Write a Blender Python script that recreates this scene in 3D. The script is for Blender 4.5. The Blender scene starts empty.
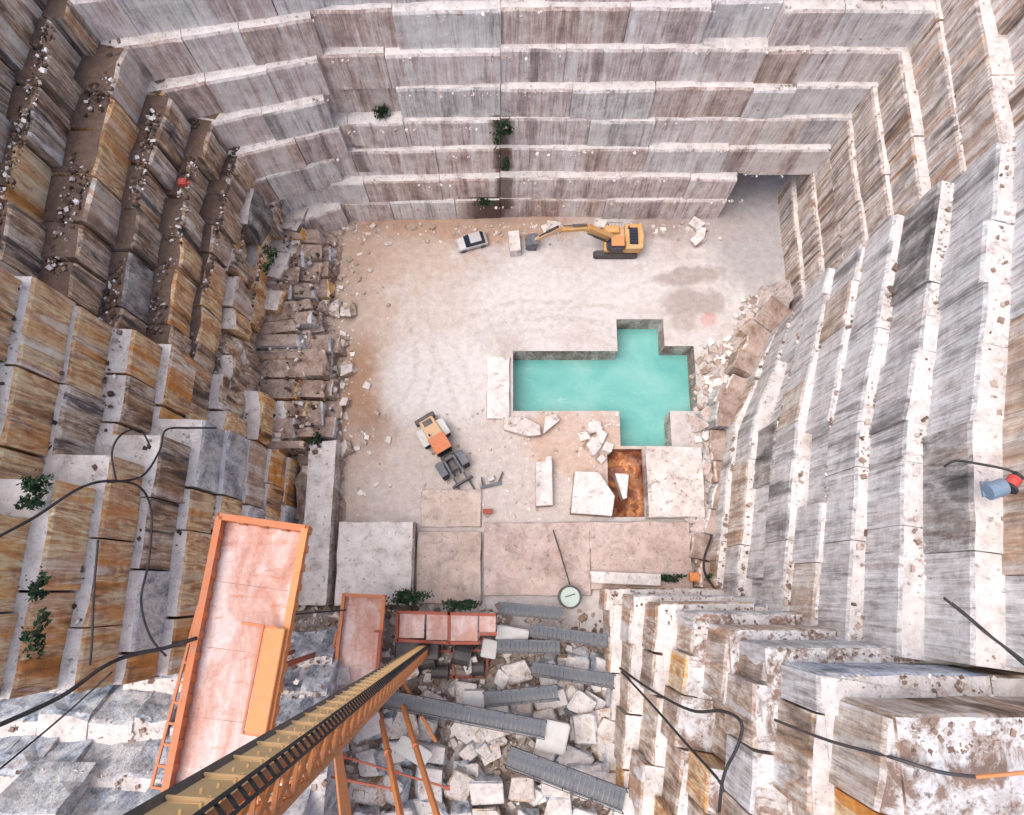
import bpy, bmesh, math, random
from mathutils import Vector, Matrix, noise
random.seed(7)
S = bpy.context.scene
COL = S.collection
R = math.radians

# ------------------------------------------------------------------ camera
CZ, FPX, TILT = 76.0, 720.0, R(13.9)      # drone height over the quarry floor
cam = bpy.data.cameras.new('camera'); cam_o = bpy.data.objects.new('camera', cam); COL.objects.link(cam_o)
cam_o.location = (0, 0, CZ); cam_o.rotation_euler = (TILT, 0, 0)
cam.sensor_width = 36.0; cam.lens = 36.0 * FPX / 1024.0
cam.clip_start = 0.3; cam.clip_end = 800
S.camera = cam_o

# ------------------------------------------------------------------ world, sun, exposure
SUN_EL, SUN_ROT = R(71), R(256)
w = bpy.data.worlds.new('World'); S.world = w; w.use_nodes = True
wn = w.node_tree.nodes; wl = w.node_tree.links
bg = wn['Background']
sky = wn.new('ShaderNodeTexSky'); sky.sky_type = 'NISHITA'; sky.sun_disc = False
sky.sun_elevation = SUN_EL; sky.sun_rotation = SUN_ROT; sky.dust_density = 5.0; sky.air_density = 0.9; sky.ozone_density = 1.0
wl.new(sky.outputs[0], bg.inputs[0]); bg.inputs[1].default_value = 0.15
sun = bpy.data.lights.new('sun', 'SUN'); sun.energy = 1.5; sun.angle = R(50); sun.color = (1.0, 0.965, 0.94)
sun_o = bpy.data.objects.new('sun', sun); COL.objects.link(sun_o)
sd = Vector((math.sin(SUN_ROT) * math.cos(SUN_EL), math.cos(SUN_ROT) * math.cos(SUN_EL), math.sin(SUN_EL)))
sun_o.rotation_euler = sd.to_track_quat('Z', 'Y').to_euler(); sun_o.location = (0, 0, 120)
S.view_settings.view_transform = 'Standard'; S.view_settings.look = 'None'
S.view_settings.gamma = 1.0; S.view_settings.use_curve_mapping = False
S.view_settings.exposure = 0.58

# ------------------------------------------------------------------ helpers
HB = 3.95                                 # bench height
def Z(k): return HB * k
def at(u, v, z=0.0):
    """the point at height z that the camera sees at this place of the photograph"""
    x, y = (u - 512) / FPX, (407.5 - v) / FPX
    c, s = math.cos(TILT), math.sin(TILT)
    dy, dz = y * c + s, y * s - c
    t = (CZ - z) / -dz
    return Vector((x * t, dy * t, z))

def rnd(a, b): return random.uniform(a, b)
def n3(x, y=0.0, z=0.0): return noise.noise(Vector((x, y, z)))

def link(name, me, mats=None, parent=None):
    o = bpy.data.objects.new(name, me); COL.objects.link(o)
    if mats is not None:
        for m in (mats if isinstance(mats, (list, tuple)) else [mats]):
            if me.users <= 1: me.materials.append(m)
    if parent: o.parent = parent
    return o
def empty(name, loc=(0, 0, 0), rz=0.0):
    o = bpy.data.objects.new(name, None); COL.objects.link(o)
    o.location = loc; o.rotation_euler = (0, 0, rz); o.empty_display_size = 0.3
    return o
def tag(o, label=None, cat=None, group=None, kind=None):
    if label: o['label'] = label
    if cat: o['category'] = cat
    if group: o['group'] = group
    if kind: o['kind'] = kind
    return o

class MB:
    """collects shapes for ONE mesh object"""
    def __init__(s): s.v = []; s.f = []; s.m = []
    def add(s, vs, fs, mi=0):
        b = len(s.v); s.v += [tuple(p) for p in vs]; s.f += [tuple(i + b for i in f) for f in fs]; s.m += [mi] * len(fs); return s
    def box(s, c, d, rot=None, mi=0, taper=1.0):
        hx, hy, hz = d[0] / 2, d[1] / 2, d[2] / 2
        vs = []
        for z in (-1, 1):
            t = taper if z > 0 else 1.0
            for x, y in ((-1, -1), (1, -1), (1, 1), (-1, 1)): vs.append(Vector((x * hx * t, y * hy * t, z * hz)))
        if rot is not None: vs = [rot @ p for p in vs]
        vs = [p + Vector(c) for p in vs]
        return s.add(vs, [(3, 2, 1, 0), (4, 5, 6, 7), (0, 1, 5, 4), (1, 2, 6, 5), (2, 3, 7, 6), (3, 0, 4, 7)], mi)
    def bar(s, a, b, wd, ht=None, up=(0, 0, 1), mi=0, wd2=None):
        a, b = Vector(a), Vector(b); ht = ht or wd; d = b - a
        zx = d.normalized(); u = Vector(up)
        if abs(zx.dot(u)) > .98: u = Vector((0, 1, 0))
        yx = u.cross(zx).normalized(); ux = zx.cross(yx)
        vs = []
        for p, q in ((a, 1.0), (b, (wd2 or wd) / wd)):
            for i, j in ((-1, -1), (1, -1), (1, 1), (-1, 1)): vs.append(p + yx * (i * wd / 2 * q) + ux * (j * ht / 2 * q))
        return s.add(vs, [(3, 2, 1, 0), (4, 5, 6, 7), (0, 1, 5, 4), (1, 2, 6, 5), (2, 3, 7, 6), (3, 0, 4, 7)], mi)
    def cyl(s, a, b, r, n=12, r2=None, mi=0, caps=True):
        a, b = Vector(a), Vector(b); r2 = r if r2 is None else r2
        zx = (b - a).normalized(); u = Vector((0, 0, 1)) if abs(zx.z) < .95 else Vector((1, 0, 0))
        x = u.cross(zx).normalized(); y = zx.cross(x)
        vs = []
        for p, q in ((a, r), (b, r2)):
            for i in range(n):
                t = 2 * math.pi * i / n; vs.append(p + x * (q * math.cos(t)) + y * (q * math.sin(t)))
        fs = [(i, (i + 1) % n, n + (i + 1) % n, n + i) for i in range(n)]
        if caps: fs += [tuple(range(n - 1, -1, -1)), tuple(range(n, 2 * n))]
        return s.add(vs, fs, mi)
    def prism(s, prof, axis, a, b, mi=0):
        """profile [(p,q)] extruded along axis ('x','y','z') from a to b"""
        n = len(prof); vs = []
        for t in (a, b):
            for p, q in prof:
                vs.append({'x': (t, p, q), 'y': (p, t, q), 'z': (p, q, t)}[axis])
        fs = [(i, (i + 1) % n, n + (i + 1) % n, n + i) for i in range(n)] + [tuple(range(n - 1, -1, -1)), tuple(range(n, 2 * n))]
        return s.add(vs, fs, mi)
    def tube(s, pts, r, n=6, mi=0):
        pts = [Vector(p) for p in pts]; rings = []
        for i, p in enumerate(pts):
            d = (pts[min(i + 1, len(pts) - 1)] - pts[max(i - 1, 0)]).normalized()
            u = Vector((0, 0, 1)) if abs(d.z) < .9 else Vector((1, 0, 0))
            x = u.cross(d).normalized(); y = d.cross(x)
            rings.append([p + x * (r * math.cos(2 * math.pi * j / n)) + y * (r * math.sin(2 * math.pi * j / n)) for j in range(n)])
        vs = [q for rg in rings for q in rg]; fs = []
        for i in range(len(pts) - 1):
            for j in range(n):
                fs.append((i * n + j, i * n + (j + 1) % n, (i + 1) * n + (j + 1) % n, (i + 1) * n + j))
        fs += [tuple(range(n - 1, -1, -1)), tuple(range((len(pts) - 1) * n, len(pts) * n))]
        return s.add(vs, fs, mi)
    def mesh(s, name, bevel=0.0, smooth=False, fix=True):
        me = bpy.data.meshes.new(name); me.from_pydata(s.v, [], s.f)
        for p, m in zip(me.polygons, s.m): p.material_index = m
        if fix or bevel:
            bm = bmesh.new(); bm.from_mesh(me)
            bmesh.ops.recalc_face_normals(bm, faces=bm.faces)
            if bevel: bmesh.ops.bevel(bm, geom=[e for e in bm.edges if len(e.link_faces) == 2 and e.calc_face_angle(0) > .5], offset=bevel, segments=1, affect='EDGES', clamp_overlap=True)
            bm.to_mesh(me); bm.free()
        if smooth:
            for p in me.polygons: p.use_smooth = True
        me.update(); return me
    def build(s, name, mats, parent=None, bevel=0.0, smooth=False):
        return link(name, s.mesh(name, bevel, smooth), mats, parent)

def smooth_path(pts, n=6):
    pts = [Vector(p) for p in pts]; out = []
    for i in range(len(pts) - 1):
        p0, p1, p2, p3 = pts[max(i - 1, 0)], pts[i], pts[i + 1], pts[min(i + 2, len(pts) - 1)]
        for j in range(n):
            t = j / n
            out.append(.5 * ((2 * p1) + (p2 - p0) * t + (2 * p0 - 5 * p1 + 4 * p2 - p3) * t * t + (3 * p1 - p0 - 3 * p2 + p3) * t ** 3))
    return out + [pts[-1]]

# ------------------------------------------------------------------ materials
class NT:
    def __init__(s, name):
        s.mat = bpy.data.materials.new(name); s.mat.use_nodes = True
        s.t = s.mat.node_tree; s.b = s.t.nodes['Principled BSDF']
        s.b.inputs['Roughness'].default_value = .85
        s.b.inputs['Specular IOR Level'].default_value = .25
    def n(s, typ, **kw):
        x = s.t.nodes.new(typ)
        for k, v in kw.items(): setattr(x, k, v)
        return x
    def l(s, a, b): s.t.links.new(a, b)
    def val(s, sock, v):
        if hasattr(v, 'is_output'): s.l(v, sock)
        else: sock.default_value = v
    def pos(s):
        if not hasattr(s, '_p'): s._p = s.n('ShaderNodeNewGeometry').outputs['Position']
        return s._p
    def vmath(s, op, a, b):
        x = s.n('ShaderNodeVectorMath', operation=op); s.val(x.inputs[0], a); s.val(x.inputs[1], b); return x.outputs[0]
    def math(s, op, a, b=0.0, clamp=False):
        x = s.n('ShaderNodeMath', operation=op); x.use_clamp = clamp; s.val(x.inputs[0], a); s.val(x.inputs[1], b); return x.outputs[0]
    def noise(s, vec, scale, detail=4.0, rough=.55, dist=0.0):
        x = s.n('ShaderNodeTexNoise'); s.l(vec, x.inputs['Vector'])
        x.inputs['Scale'].default_value = scale; x.inputs['Detail'].default_value = detail
        x.inputs['Roughness'].default_value = rough; x.inputs['Distortion'].default_value = dist
        return x.outputs['Fac']
    def ramp(s, fac, stops, interp='LINEAR'):
        x = s.n('ShaderNodeValToRGB'); s.l(fac, x.inputs[0]); e = x.color_ramp.elements; x.color_ramp.interpolation = interp
        while len(e) < len(stops): e.new(.5)
        for i, (p, c) in enumerate(stops):
            e[i].position = p; e[i].color = (c[0], c[1], c[2], 1) if hasattr(c, '__len__') else (c, c, c, 1)
        return x.outputs[0]
    def mix(s, fac, a, b, blend='MIX'):
        x = s.n('ShaderNodeMix', data_type='RGBA', blend_type=blend)
        s.val(x.inputs[0], fac)
        for sock, v in ((x.inputs[6], a), (x.inputs[7], b)):
            if isinstance(v, (tuple, list)): v = (v[0], v[1], v[2], 1)
            s.val(sock, v)
        return x.outputs[2]
    def scaled(s, vec, sc): return s.vmath('MULTIPLY', vec, sc)
    def bump(s, h, strength=.4, dist=.1):
        x = s.n('ShaderNodeBump'); x.inputs['Strength'].default_value = strength; x.inputs['Distance'].default_value = dist
        s.l(h, x.inputs['Height']); s.l(x.outputs[0], s.b.inputs['Normal'])
    def ell(s, c, r, ang=0.0, soft=.35, wob=.5):
        """soft-edged ragged patch on the ground, 1 inside"""
        m = s.n('ShaderNodeMapping', vector_type='TEXTURE'); s.l(s.pos(), m.inputs[0])
        m.inputs['Location'].default_value = (c[0], c[1], 0); m.inputs['Rotation'].default_value = (0, 0, ang)
        m.inputs['Scale'].default_value = (r[0], r[1], 1000)
        L = s.n('ShaderNodeVectorMath', operation='LENGTH'); s.l(m.outputs[0], L.inputs[0])
        d = s.math('ADD', L.outputs['Value'], s.math('MULTIPLY', s.math('SUBTRACT', s.noise(s.pos(), .45, 5), .5), wob * 2))
        mr = s.n('ShaderNodeMapRange'); s.l(d, mr.inputs[0])
        mr.inputs[1].default_value = 1 + soft / 2; mr.inputs[2].default_value = 1 - soft / 2
        return mr.outputs[0]
    def col(s, c): s.l(c, s.b.inputs['Base Color']); return s

def plain(name, c, rough=.6, metal=0.0, dirt=.35, scale=1.2, dcol=(.30, .26, .23), spec=.4):
    m = NT(name); p = m.n('ShaderNodeTexCoord').outputs['Object']
    d = m.ramp(m.noise(p, scale, 8, .7, .3), [(.40, 0), (.68, 1)])
    c = m.mix(m.math('MULTIPLY', d, dirt), c, dcol)
    r_ = m.ramp(m.noise(m.vmath('ADD', p, (7, 3, 1)), scale * 3.2, 6, .7), [(.58, 0), (.68, 1)])
    c = m.mix(m.math('MULTIPLY', r_, dirt * .9), c, [x * .45 for x in dcol])
    m.col(c); m.bump(m.noise(p, scale * 6, 4, .6), .15, .03)
    m.b.inputs['Roughness'].default_value = rough; m.b.inputs['Metallic'].default_value = metal
    m.b.inputs['Specular IOR Level'].default_value = spec
    return m.mat

def rock_face(name, ramp, rust=(.36, .17, .07), rust_lo=.60, rust_hi=.74, rust_amt=.8, dark_lo=.62, dark_hi=.76, dark_amt=.75,
              pale_amt=.5, vstretch=.07, dist=.5, freq=.42, fine=.5, pale=(.62, .58, .56), seep=False):
    """sawn marble: stains and bands run down the face, other bands in each block"""
    m = NT(name)
    rn = m.n('ShaderNodeObjectInfo').outputs['Random']
    off = m.n('ShaderNodeCombineXYZ'); m.l(m.math('MULTIPLY', rn, 47.0), off.inputs[0]); m.l(m.math('MULTIPLY', rn, 31.0), off.inputs[1]); m.l(m.math('MULTIPLY', rn, 9.0), off.inputs[2])
    p = m.pos()
    big = m.noise(p, .06, 3)
    pj = m.vmath('ADD', p, m.scaled(off.outputs[0], (.35, .35, .35)))
    st = m.scaled(pj, (1, 1, vstretch)); st2 = m.scaled(m.vmath('ADD', p, off.outputs[0]), (1, 1, vstretch * .6))
    a = m.noise(st, freq, 5, .55, dist)
    a = m.math('ADD', m.math('MULTIPLY', m.math('SUBTRACT', a, .5), 2.6), .5, True)
    c = m.ramp(a, ramp)
    # thin streaks
    f = m.noise(st2, 1.5, 5, .65, .5)
    c = m.mix(fine, c, m.ramp(f, [(.32, .20), (.48, .50), (.66, .82)]), 'SOFT_LIGHT')
    f2 = m.noise(st, 7.0, 3, .7)
    c = m.mix(.5, c, m.ramp(f2, [(.34, .26), (.66, .76)]), 'OVERLAY')
    cr = m.noise(m.vmath('ADD', st2, (50, 11, 3)), 3.2, 3, .6, .2)
    c = m.mix(.6, c, m.ramp(cr, [(.36, (.26, .235, .23)), (.455, (.455, .45, .45)), (.50, (.58, .575, .575)), (.60, (.49, .485, .485)), (.68, (.80, .80, .80))]), 'OVERLAY')
    # pale limy runs
    pl = m.ramp(m.noise(m.vmath('ADD', st2, (13.1, 7.7, 2.0)), .8, 5, .6, .4), [(.50, 0), (.66, 1)])
    c = m.mix(m.math('MULTIPLY', pl, pale_amt), c, pale)
    # rust
    ru = m.ramp(m.noise(m.vmath('ADD', st2, (3.3, 21.7, 5.0)), .62, 5, .62, .6), [(rust_lo, 0), (rust_hi, 1)])
    ru = m.math('MULTIPLY', ru, m.math('MULTIPLY', m.ramp(big, [(.35, .25), (.6, 1)]), rust_amt))
    c = m.mix(ru, c, rust)
    # black weathering
    dk = m.ramp(m.noise(m.vmath('ADD', st, (31.0, 2.2, 8.0)), 1.15, 6, .66, .5), [(dark_lo, 0), (dark_hi, 1)])
    c = m.mix(m.math('MULTIPLY', dk, dark_amt), c, (.060, .056, .064))
    # blotches, pock marks
    bl = m.noise(p, .75, 9, .72)
    c = m.mix(.85, c, m.ramp(bl, [(.3, .28), (.7, .74)]), 'OVERLAY')
    pk = m.ramp(m.noise(p, 2.2, 3, .5), [(.70, 0), (.76, 1)])
    c = m.mix(m.math('MULTIPLY', pk, .6), c, (.12, .085, .07))
    if seep:                                 # brown wet run below the creepers in the middle of the wall
        sx = m.n('ShaderNodeSeparateXYZ'); m.l(m.vmath('ADD', p, m.scaled(m.noise(m.scaled(p, (1, 1, .3)), .8, 4), (1.6, 0, 0))), sx.inputs[0])
        for x0, wd, z0, z1, am in ((-1.0, 1.3, 8.5, 16, .9), (-2.6, 3.4, -1, 4.2, .9), (-.9, 1.2, 2, 9, .8), (-15.5, 1.0, 8.5, 12.5, .7)):
            dx = m.math('ABSOLUTE', m.math('SUBTRACT', sx.outputs[0], x0 + .8))
            mr = m.n('ShaderNodeMapRange'); m.l(dx, mr.inputs[0]); mr.inputs[1].default_value = wd; mr.inputs[2].default_value = wd * .4
            zz = m.math('MULTIPLY', m.math('GREATER_THAN', sx.outputs[2], z0), m.math('LESS_THAN', sx.outputs[2], z1))
            c = m.mix(m.math('MULTIPLY', m.math('MULTIPLY', mr.outputs[0], zz), am), c, (.10, .06, .045))
    # whole block a touch lighter or darker
    c = m.mix(.5, c, m.ramp(rn, [(0, .36), (1, .64)]), 'OVERLAY')
    m.col(c)
    m.bump(m.math('ADD', m.noise(p, 1.6, 8, .65), m.math('MULTIPLY', f2, .6)), .55, .18)
    return m.mat

def ledge_top(name, base=(.70, .66, .64), soil=(.16, .105, .08), lo=.52, hi=.64, amt=.85, spots=.8):
    m = NT(name); p = m.pos()
    rn = m.n('ShaderNodeObjectInfo').outputs['Random']
    c = m.ramp(m.noise(p, .8, 8, .7, .4), [(.28, (base[0] * .52, base[1] * .48, base[2] * .46)), (.42, [x * .82 for x in base]), (.56, base), (.75, [min(.82, x * 1.12) for x in base])])
    c = m.mix(.45, c, m.ramp(m.noise(m.vmath('ADD', p, (17, 3, 0)), .22, 5, .6), [(.35, (.42, .34, .31)), (.6, (.60, .56, .55))]), 'OVERLAY')
    s1 = m.ramp(m.noise(m.vmath('ADD', p, (5, 9, 0)), .55, 8, .72, .5), [(lo, 0), (hi, 1)])
    c = m.mix(m.math('MULTIPLY', s1, amt), c, m.mix(m.noise(p, 3, 4), soil, (.30, .20, .15)))
    s2 = m.ramp(m.noise(p, 2.2, 5, .65), [(.60, 0), (.68, 1)])
    c = m.mix(m.math('MULTIPLY', s2, spots), c, (.13, .09, .075))
    s3 = m.ramp(m.noise(m.vmath('ADD', p, (2, 40, 0)), 5.0, 4, .6), [(.60, 0), (.72, 1)])
    c = m.mix(m.math('MULTIPLY', s3, .45), c, (.24, .19, .17))
    c = m.mix(.35, c, m.ramp(rn, [(0, .40), (1, .60)]), 'OVERLAY')
    m.col(c); m.bump(m.noise(p, 2.5, 9, .72), .9, .25)
    return m.mat

G = lambda *a: a
M = {}
M['back'] = rock_face('back_wall_marble', [(.10, (.34, .28, .27)), (.32, (.53, .45, .435)), (.52, (.67, .60, .59)), (.68, (.55, .475, .46)), (.88, (.72, .68, .675))],
                      rust=(.38, .25, .19), rust_lo=.58, rust_amt=.5, dark_lo=.62, dark_hi=.80, dark_amt=.5, seep=True, pale_amt=.35)
M['back2'] = rock_face('back_wall_brown_marble', [(.10, (.31, .235, .205)), (.36, (.52, .41, .375)), (.58, (.62, .535, .505)), (.85, (.68, .62, .60))], rust=(.38, .22, .14), rust_lo=.52, rust_amt=.65, dark_amt=.45, seep=True, pale_amt=.25)
M['back3'] = rock_face('back_wall_grey_marble', [(.10, (.37, .355, .36)), (.36, (.58, .56, .56)), (.6, (.69, .675, .675)), (.85, (.60, .57, .565))], rust_amt=.35, dark_lo=.58, dark_hi=.74, dark_amt=.6, seep=True, pale_amt=.45)
M['rupper'] = rock_face('right_upper_marble', [(.10, (.15, .125, .12)), (.30, (.42, .31, .24)), (.44, (.60, .565, .55)), (.56, (.42, .33, .27)), (.70, (.62, .59, .58)), (.86, (.36, .31, .29))],
                        rust=(.46, .24, .11), rust_lo=.55, rust_hi=.66, rust_amt=.75, dark_lo=.56, dark_hi=.66, dark_amt=.75, pale_amt=.5, freq=.75, fine=.35)
M['rlower'] = rock_face('right_lower_marble', [(.08, (.24, .23, .23)), (.28, (.47, .46, .465)), (.52, (.63, .625, .63)), (.68, (.49, .465, .46)), (.80, (.66, .655, .66)), (.94, (.40, .38, .375))],
                        rust=(.42, .27, .18), rust_lo=.60, rust_hi=.72, rust_amt=.55, dark_lo=.58, dark_hi=.72, dark_amt=.7, pale_amt=.4, freq=.4, fine=.35)
M['rdark'] = rock_face('dark_weathered_marble', [(.15, (.10, .093, .092)), (.45, (.21, .20, .195)), (.6, (.35, .335, .33)), (.85, (.26, .23, .21))], rust_amt=.5, dark_amt=.8, pale_amt=.3, dist=1.2, vstretch=.2)
M['rbrown'] = rock_face('brown_veined_marble', [(.15, (.24, .17, .13)), (.42, (.47, .38, .31)), (.58, (.60, .55, .51)), (.8, (.43, .32, .24))], rust=(.48, .26, .12), rust_lo=.50, rust_amt=.75, dark_amt=.6, pale_amt=.4)
M['left'] = rock_face('left_wall_marble', [(.10, (.10, .075, .062)), (.30, (.30, .19, .12)), (.44, (.58, .47, .36)), (.54, (.30, .19, .13)), (.66, (.60, .50, .39)), (.80, (.36, .26, .19)), (.92, (.70, .66, .63))],
                      rust=(.50, .24, .08), rust_lo=.53, rust_hi=.66, rust_amt=.7, dark_lo=.53, dark_hi=.63, dark_amt=.85, pale_amt=.7, freq=.75, dist=.4, pale=(.72, .66, .61), vstretch=.09, fine=.35)
M['left2'] = rock_face('left_lower_marble', [(.08, (.15, .085, .055)), (.26, (.43, .23, .11)), (.40, (.74, .58, .36)), (.50, (.50, .27, .13)), (.62, (.76, .58, .36)), (.74, (.46, .27, .155)), (.90, (.74, .67, .58))],
                       rust=(.66, .27, .05), rust_lo=.50, rust_hi=.60, rust_amt=.9, dark_lo=.60, dark_hi=.72, dark_amt=.75, pale_amt=.5, freq=.62, dist=.6, pale=(.80, .70, .55), vstretch=.10, fine=.3)
M['spur'] = rock_face('spur_marble', [(.12, (.18, .125, .09)), (.36, (.44, .33, .25)), (.52, (.64, .57, .51)), (.66, (.42, .28, .19)), (.86, (.70, .68, .67))],
                      rust=(.46, .23, .10), rust_lo=.53, rust_hi=.66, rust_amt=.75, dark_lo=.60, dark_hi=.73, dark_amt=.7, pale_amt=.5, freq=.5, vstretch=.12, fine=.35)
M['skyshade'] = rock_face('sky_shaded_marble', [(.15, (.17, .20, .25)), (.40, (.32, .37, .44)), (.58, (.52, .55, .60)), (.85, (.30, .34, .41))],  # dark bluish tone is skylit shade put into the grey marble colour
                          rust=(.30, .19, .13), rust_lo=.56, rust_hi=.70, rust_amt=.7, dark_lo=.58, dark_hi=.72, dark_amt=.7, pale_amt=.6, pale=(.72, .72, .72), vstretch=.5, fine=.3)
M['grey'] = rock_face('grey_marble', [(.15, (.29, .31, .34)), (.42, (.46, .48, .52)), (.6, (.62, .63, .65)), (.85, (.40, .43, .48))],
                      rust=(.34, .23, .16), rust_lo=.62, rust_hi=.75, rust_amt=.6, dark_lo=.62, dark_hi=.75, dark_amt=.7, pale_amt=.5, vstretch=.5, fine=.3)
M['top'] = ledge_top('ledge_dust', lo=.56, hi=.66)
M['topdirty'] = ledge_top('ledge_soil', base=(.145, .105, .09), soil=(.045, .03, .026), lo=.42, hi=.56, amt=.9)
M['toprust'] = ledge_top('ledge_rusty', base=(.72, .72, .73), soil=(.17, .085, .05), lo=.47, hi=.57, amt=.92)
M['topwhite'] = ledge_top('ledge_white', base=(.74, .71, .70), soil=(.26, .19, .155), lo=.60, hi=.72, amt=.7, spots=.6)

# ------------------------------------------------------------------ quarry walls: benches of sawn blocks
STONES = {}                                # rubble lists, one per wall
def block_mesh(L, z0, z1, depth, rough, chip, front_tilt=0.0, seed=0.0):
    nx = max(2, min(8, int(L / 1.3))); zs = [0, .35, .7, .94, 1.0]
    H = z1 - z0; vs = []; fs = []; mi = []
    lip = [abs(n3(seed + i * 1.7, 3.1)) * chip for i in range(nx + 1)]
    ltz = [n3(seed + i * 1.3, 9.7) * chip * .5 for i in range(nx + 1)]
    for j, t in enumerate(zs):
        for i in range(nx + 1):
            s = L * i / nx
            o = n3(seed + s * .45, t * H * .5, 1.7) * rough - front_tilt * t * H
            if j == len(zs) - 1: o -= .10 + lip[i]
            if j == len(zs) - 2: o -= lip[i] * .25
            zz = z0 + t * H + (ltz[i] if j >= len(zs) - 2 else 0)
            if 0 < i < nx: s += n3(seed + j, i * 2.3) * .25
            vs.append((s, o, zz))
    W = nx + 1; top = (len(zs) - 1) * W
    for j in range(len(zs) - 1):
        for i in range(nx): fs.append((j * W + i, j * W + i + 1, (j + 1) * W + i + 1, (j + 1) * W + i)); mi.append(0)
    m1 = len(vs)
    for i in range(W): vs.append((L * i / nx, -depth * .35 - front_tilt * H, z1 + n3(seed + i, 5.5) * rough * .6))
    m2 = len(vs)
    for i in range(W): vs.append((L * i / nx, -depth, z1))
    for i in range(nx):
        fs.append((top + i, top + i + 1, m1 + i + 1, m1 + i)); mi.append(1)
        fs.append((m1 + i, m1 + i + 1, m2 + i + 1, m2 + i)); mi.append(1)
    b0, b1 = len(vs), len(vs) + 1
    vs += [(0, -depth, z0), (L, -depth, z0)]
    fs.append(tuple([b0] + [j * W for j in range(len(zs))] + [m1, m2])); mi.append(0)
    fs.append(tuple([b1, m2 + nx, m1 + nx] + [j * W + nx for j in range(len(zs) - 1, -1, -1)])); mi.append(0)
    fs.append(tuple([b1] + [i for i in range(nx, -1, -1)] + [b0])); mi.append(0)
    me = bpy.data.meshes.new('block'); me.from_pydata(vs, [], fs)
    for p, k in zip(me.polygons, mi): p.material_index = k
    me.update(); return me

def bench(parent, poly, z0, z1, mats, wlo=4.0, whi=8.5, jit=.16, rough=.10, chip=.18, depth=6.0, recess=.06, tilt=0.0, zj=.14, name='block', gap=.05):
    """a row of blocks along poly (pit on the left of the direction of travel)"""
    for a, b in zip(poly[:-1], poly[1:]):
        a, b = Vector((a[0], a[1], 0)), Vector((b[0], b[1], 0))
        d = b - a; T = d.length
        if T < .5: continue
        d.normalize(); nrm = Vector((-d.y, d.x, 0)); ang = math.atan2(d.y, d.x); s = 0.0
        while s < T - .1:
            L = rnd(wlo, whi)
            if T - s - L < wlo * .6: L = T - s
            o = random.gauss(0, jit)
            if random.random() < recess: o -= rnd(.5, 1.1)
            sd_ = rnd(0, 900)
            me = block_mesh(L - gap * rnd(.5, 1.6), z0 - .35, z1 + rnd(-zj, zj), depth, rough, chip, tilt, sd_)
            q = a + d * s + nrm * o
            # local: x along wall, y outward
            mm = mats if not isinstance(mats[0], list) else [M[random.choice(mats[0])], mats[1]]
            ob = link(name, me, mm, parent)
            ob.location = (q.x, q.y, 0); ob.rotation_euler = (0, 0, ang + random.gauss(0, .008))
            s += L

def rubble(key, p, size, z): STONES.setdefault(key, []).append((p[0], p[1], z, size))
def ledge_rubble(key, polyA, polyB, z, dens, smin, smax):
    """stones lying between lip polyA and the foot of the next face polyB"""
    for (a0, a1), (b0, b1) in zip(zip(polyA[:-1], polyA[1:]), zip(polyB[:-1], polyB[1:])):
        L = math.hypot(a1[0] - a0[0], a1[1] - a0[1]); n = int(L * dens)
        for i in range(n):
            t = random.random(); q = rnd(.18, 1.0) ** .7
            x = (a0[0] * (1 - t) + a1[0] * t) * (1 - q) + (b0[0] * (1 - t) + b1[0] * t) * q
            y = (a0[1] * (1 - t) + a1[1] * t) * (1 - q) + (b0[1] * (1 - t) + b1[1] * t) * q
            if n3(x * .25, y * .25, z) > -.15: rubble(key, (x, y), smin + (smax - smin) * random.random() ** 3, z)

def stones_object(key, parent, mat, name='rubble'):
    vs, fs, tone = [], [], []
    base = [(-1, -1, -1), (1, -1, -1), (1, 1, -1), (-1, 1, -1), (-1, -1, 1), (1, -1, 1), (1, 1, 1), (-1, 1, 1)]
    bf = [(3, 2, 1, 0), (4, 5, 6, 7), (0, 1, 5, 4), (1, 2, 6, 5), (2, 3, 7, 6), (3, 0, 4, 7)]
    for x, y, z, s in STONES.get(key, []):
        rot = Matrix.Rotation(rnd(0, 6.28), 3, 'Z') @ Matrix.Rotation(rnd(-.5, .5), 3, 'X'); k = len(vs)
        sx, sy, sz = s * rnd(.6, 1.2), s * rnd(.5, 1), s * rnd(.35, .8)
        for p in base:
            q = rot @ Vector((p[0] * sx * .5 * rnd(.55, 1.1), p[1] * sy * .5 * rnd(.55, 1.1), p[2] * sz * .5 * rnd(.6, 1.1)))
            vs.append((x + q.x, y + q.y, z + sz * .35 + q.z))
        fs += [tuple(i + k for i in f) for f in bf]; tone += [random.random()] * 8
    if not vs: return
    me = bpy.data.meshes.new(name); me.from_pydata(vs, [], fs)
    at_ = me.attributes.new('tone', 'FLOAT', 'POINT'); at_.data.foreach_set('value', tone)
    o = link(name, me, mat, parent); o['kind'] = 'stuff'; return o

def stone_mat(name, ramp):
    m = NT(name); a = m.n('ShaderNodeAttribute', attribute_name='tone'); c = m.ramp(a.outputs['Fac'], ramp)
    c = m.mix(.5, c, m.ramp(m.noise(m.pos(), 3, 5, .7), [(.3, .3), (.7, .7)]), 'OVERLAY')
    m.col(c); return m.mat
M['stones'] = stone_mat('rubble_stone', [(0, (.13, .09, .07)), (.4, (.28, .20, .16)), (.65, (.42, .35, .31)), (1, (.70, .67, .65))])
M['stones_dark'] = stone_mat('rubble_stone_dark', [(0, (.05, .035, .03)), (.5, (.12, .08, .062)), (.74, (.22, .16, .135)), (.86, (.5, .46, .45)), (1, (.74, .72, .72))])
M['stones_pale'] = stone_mat('rubble_stone_pale', [(0, (.30, .22, .17)), (.5, (.48, .42, .38)), (1, (.72, .69, .67))])

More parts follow.
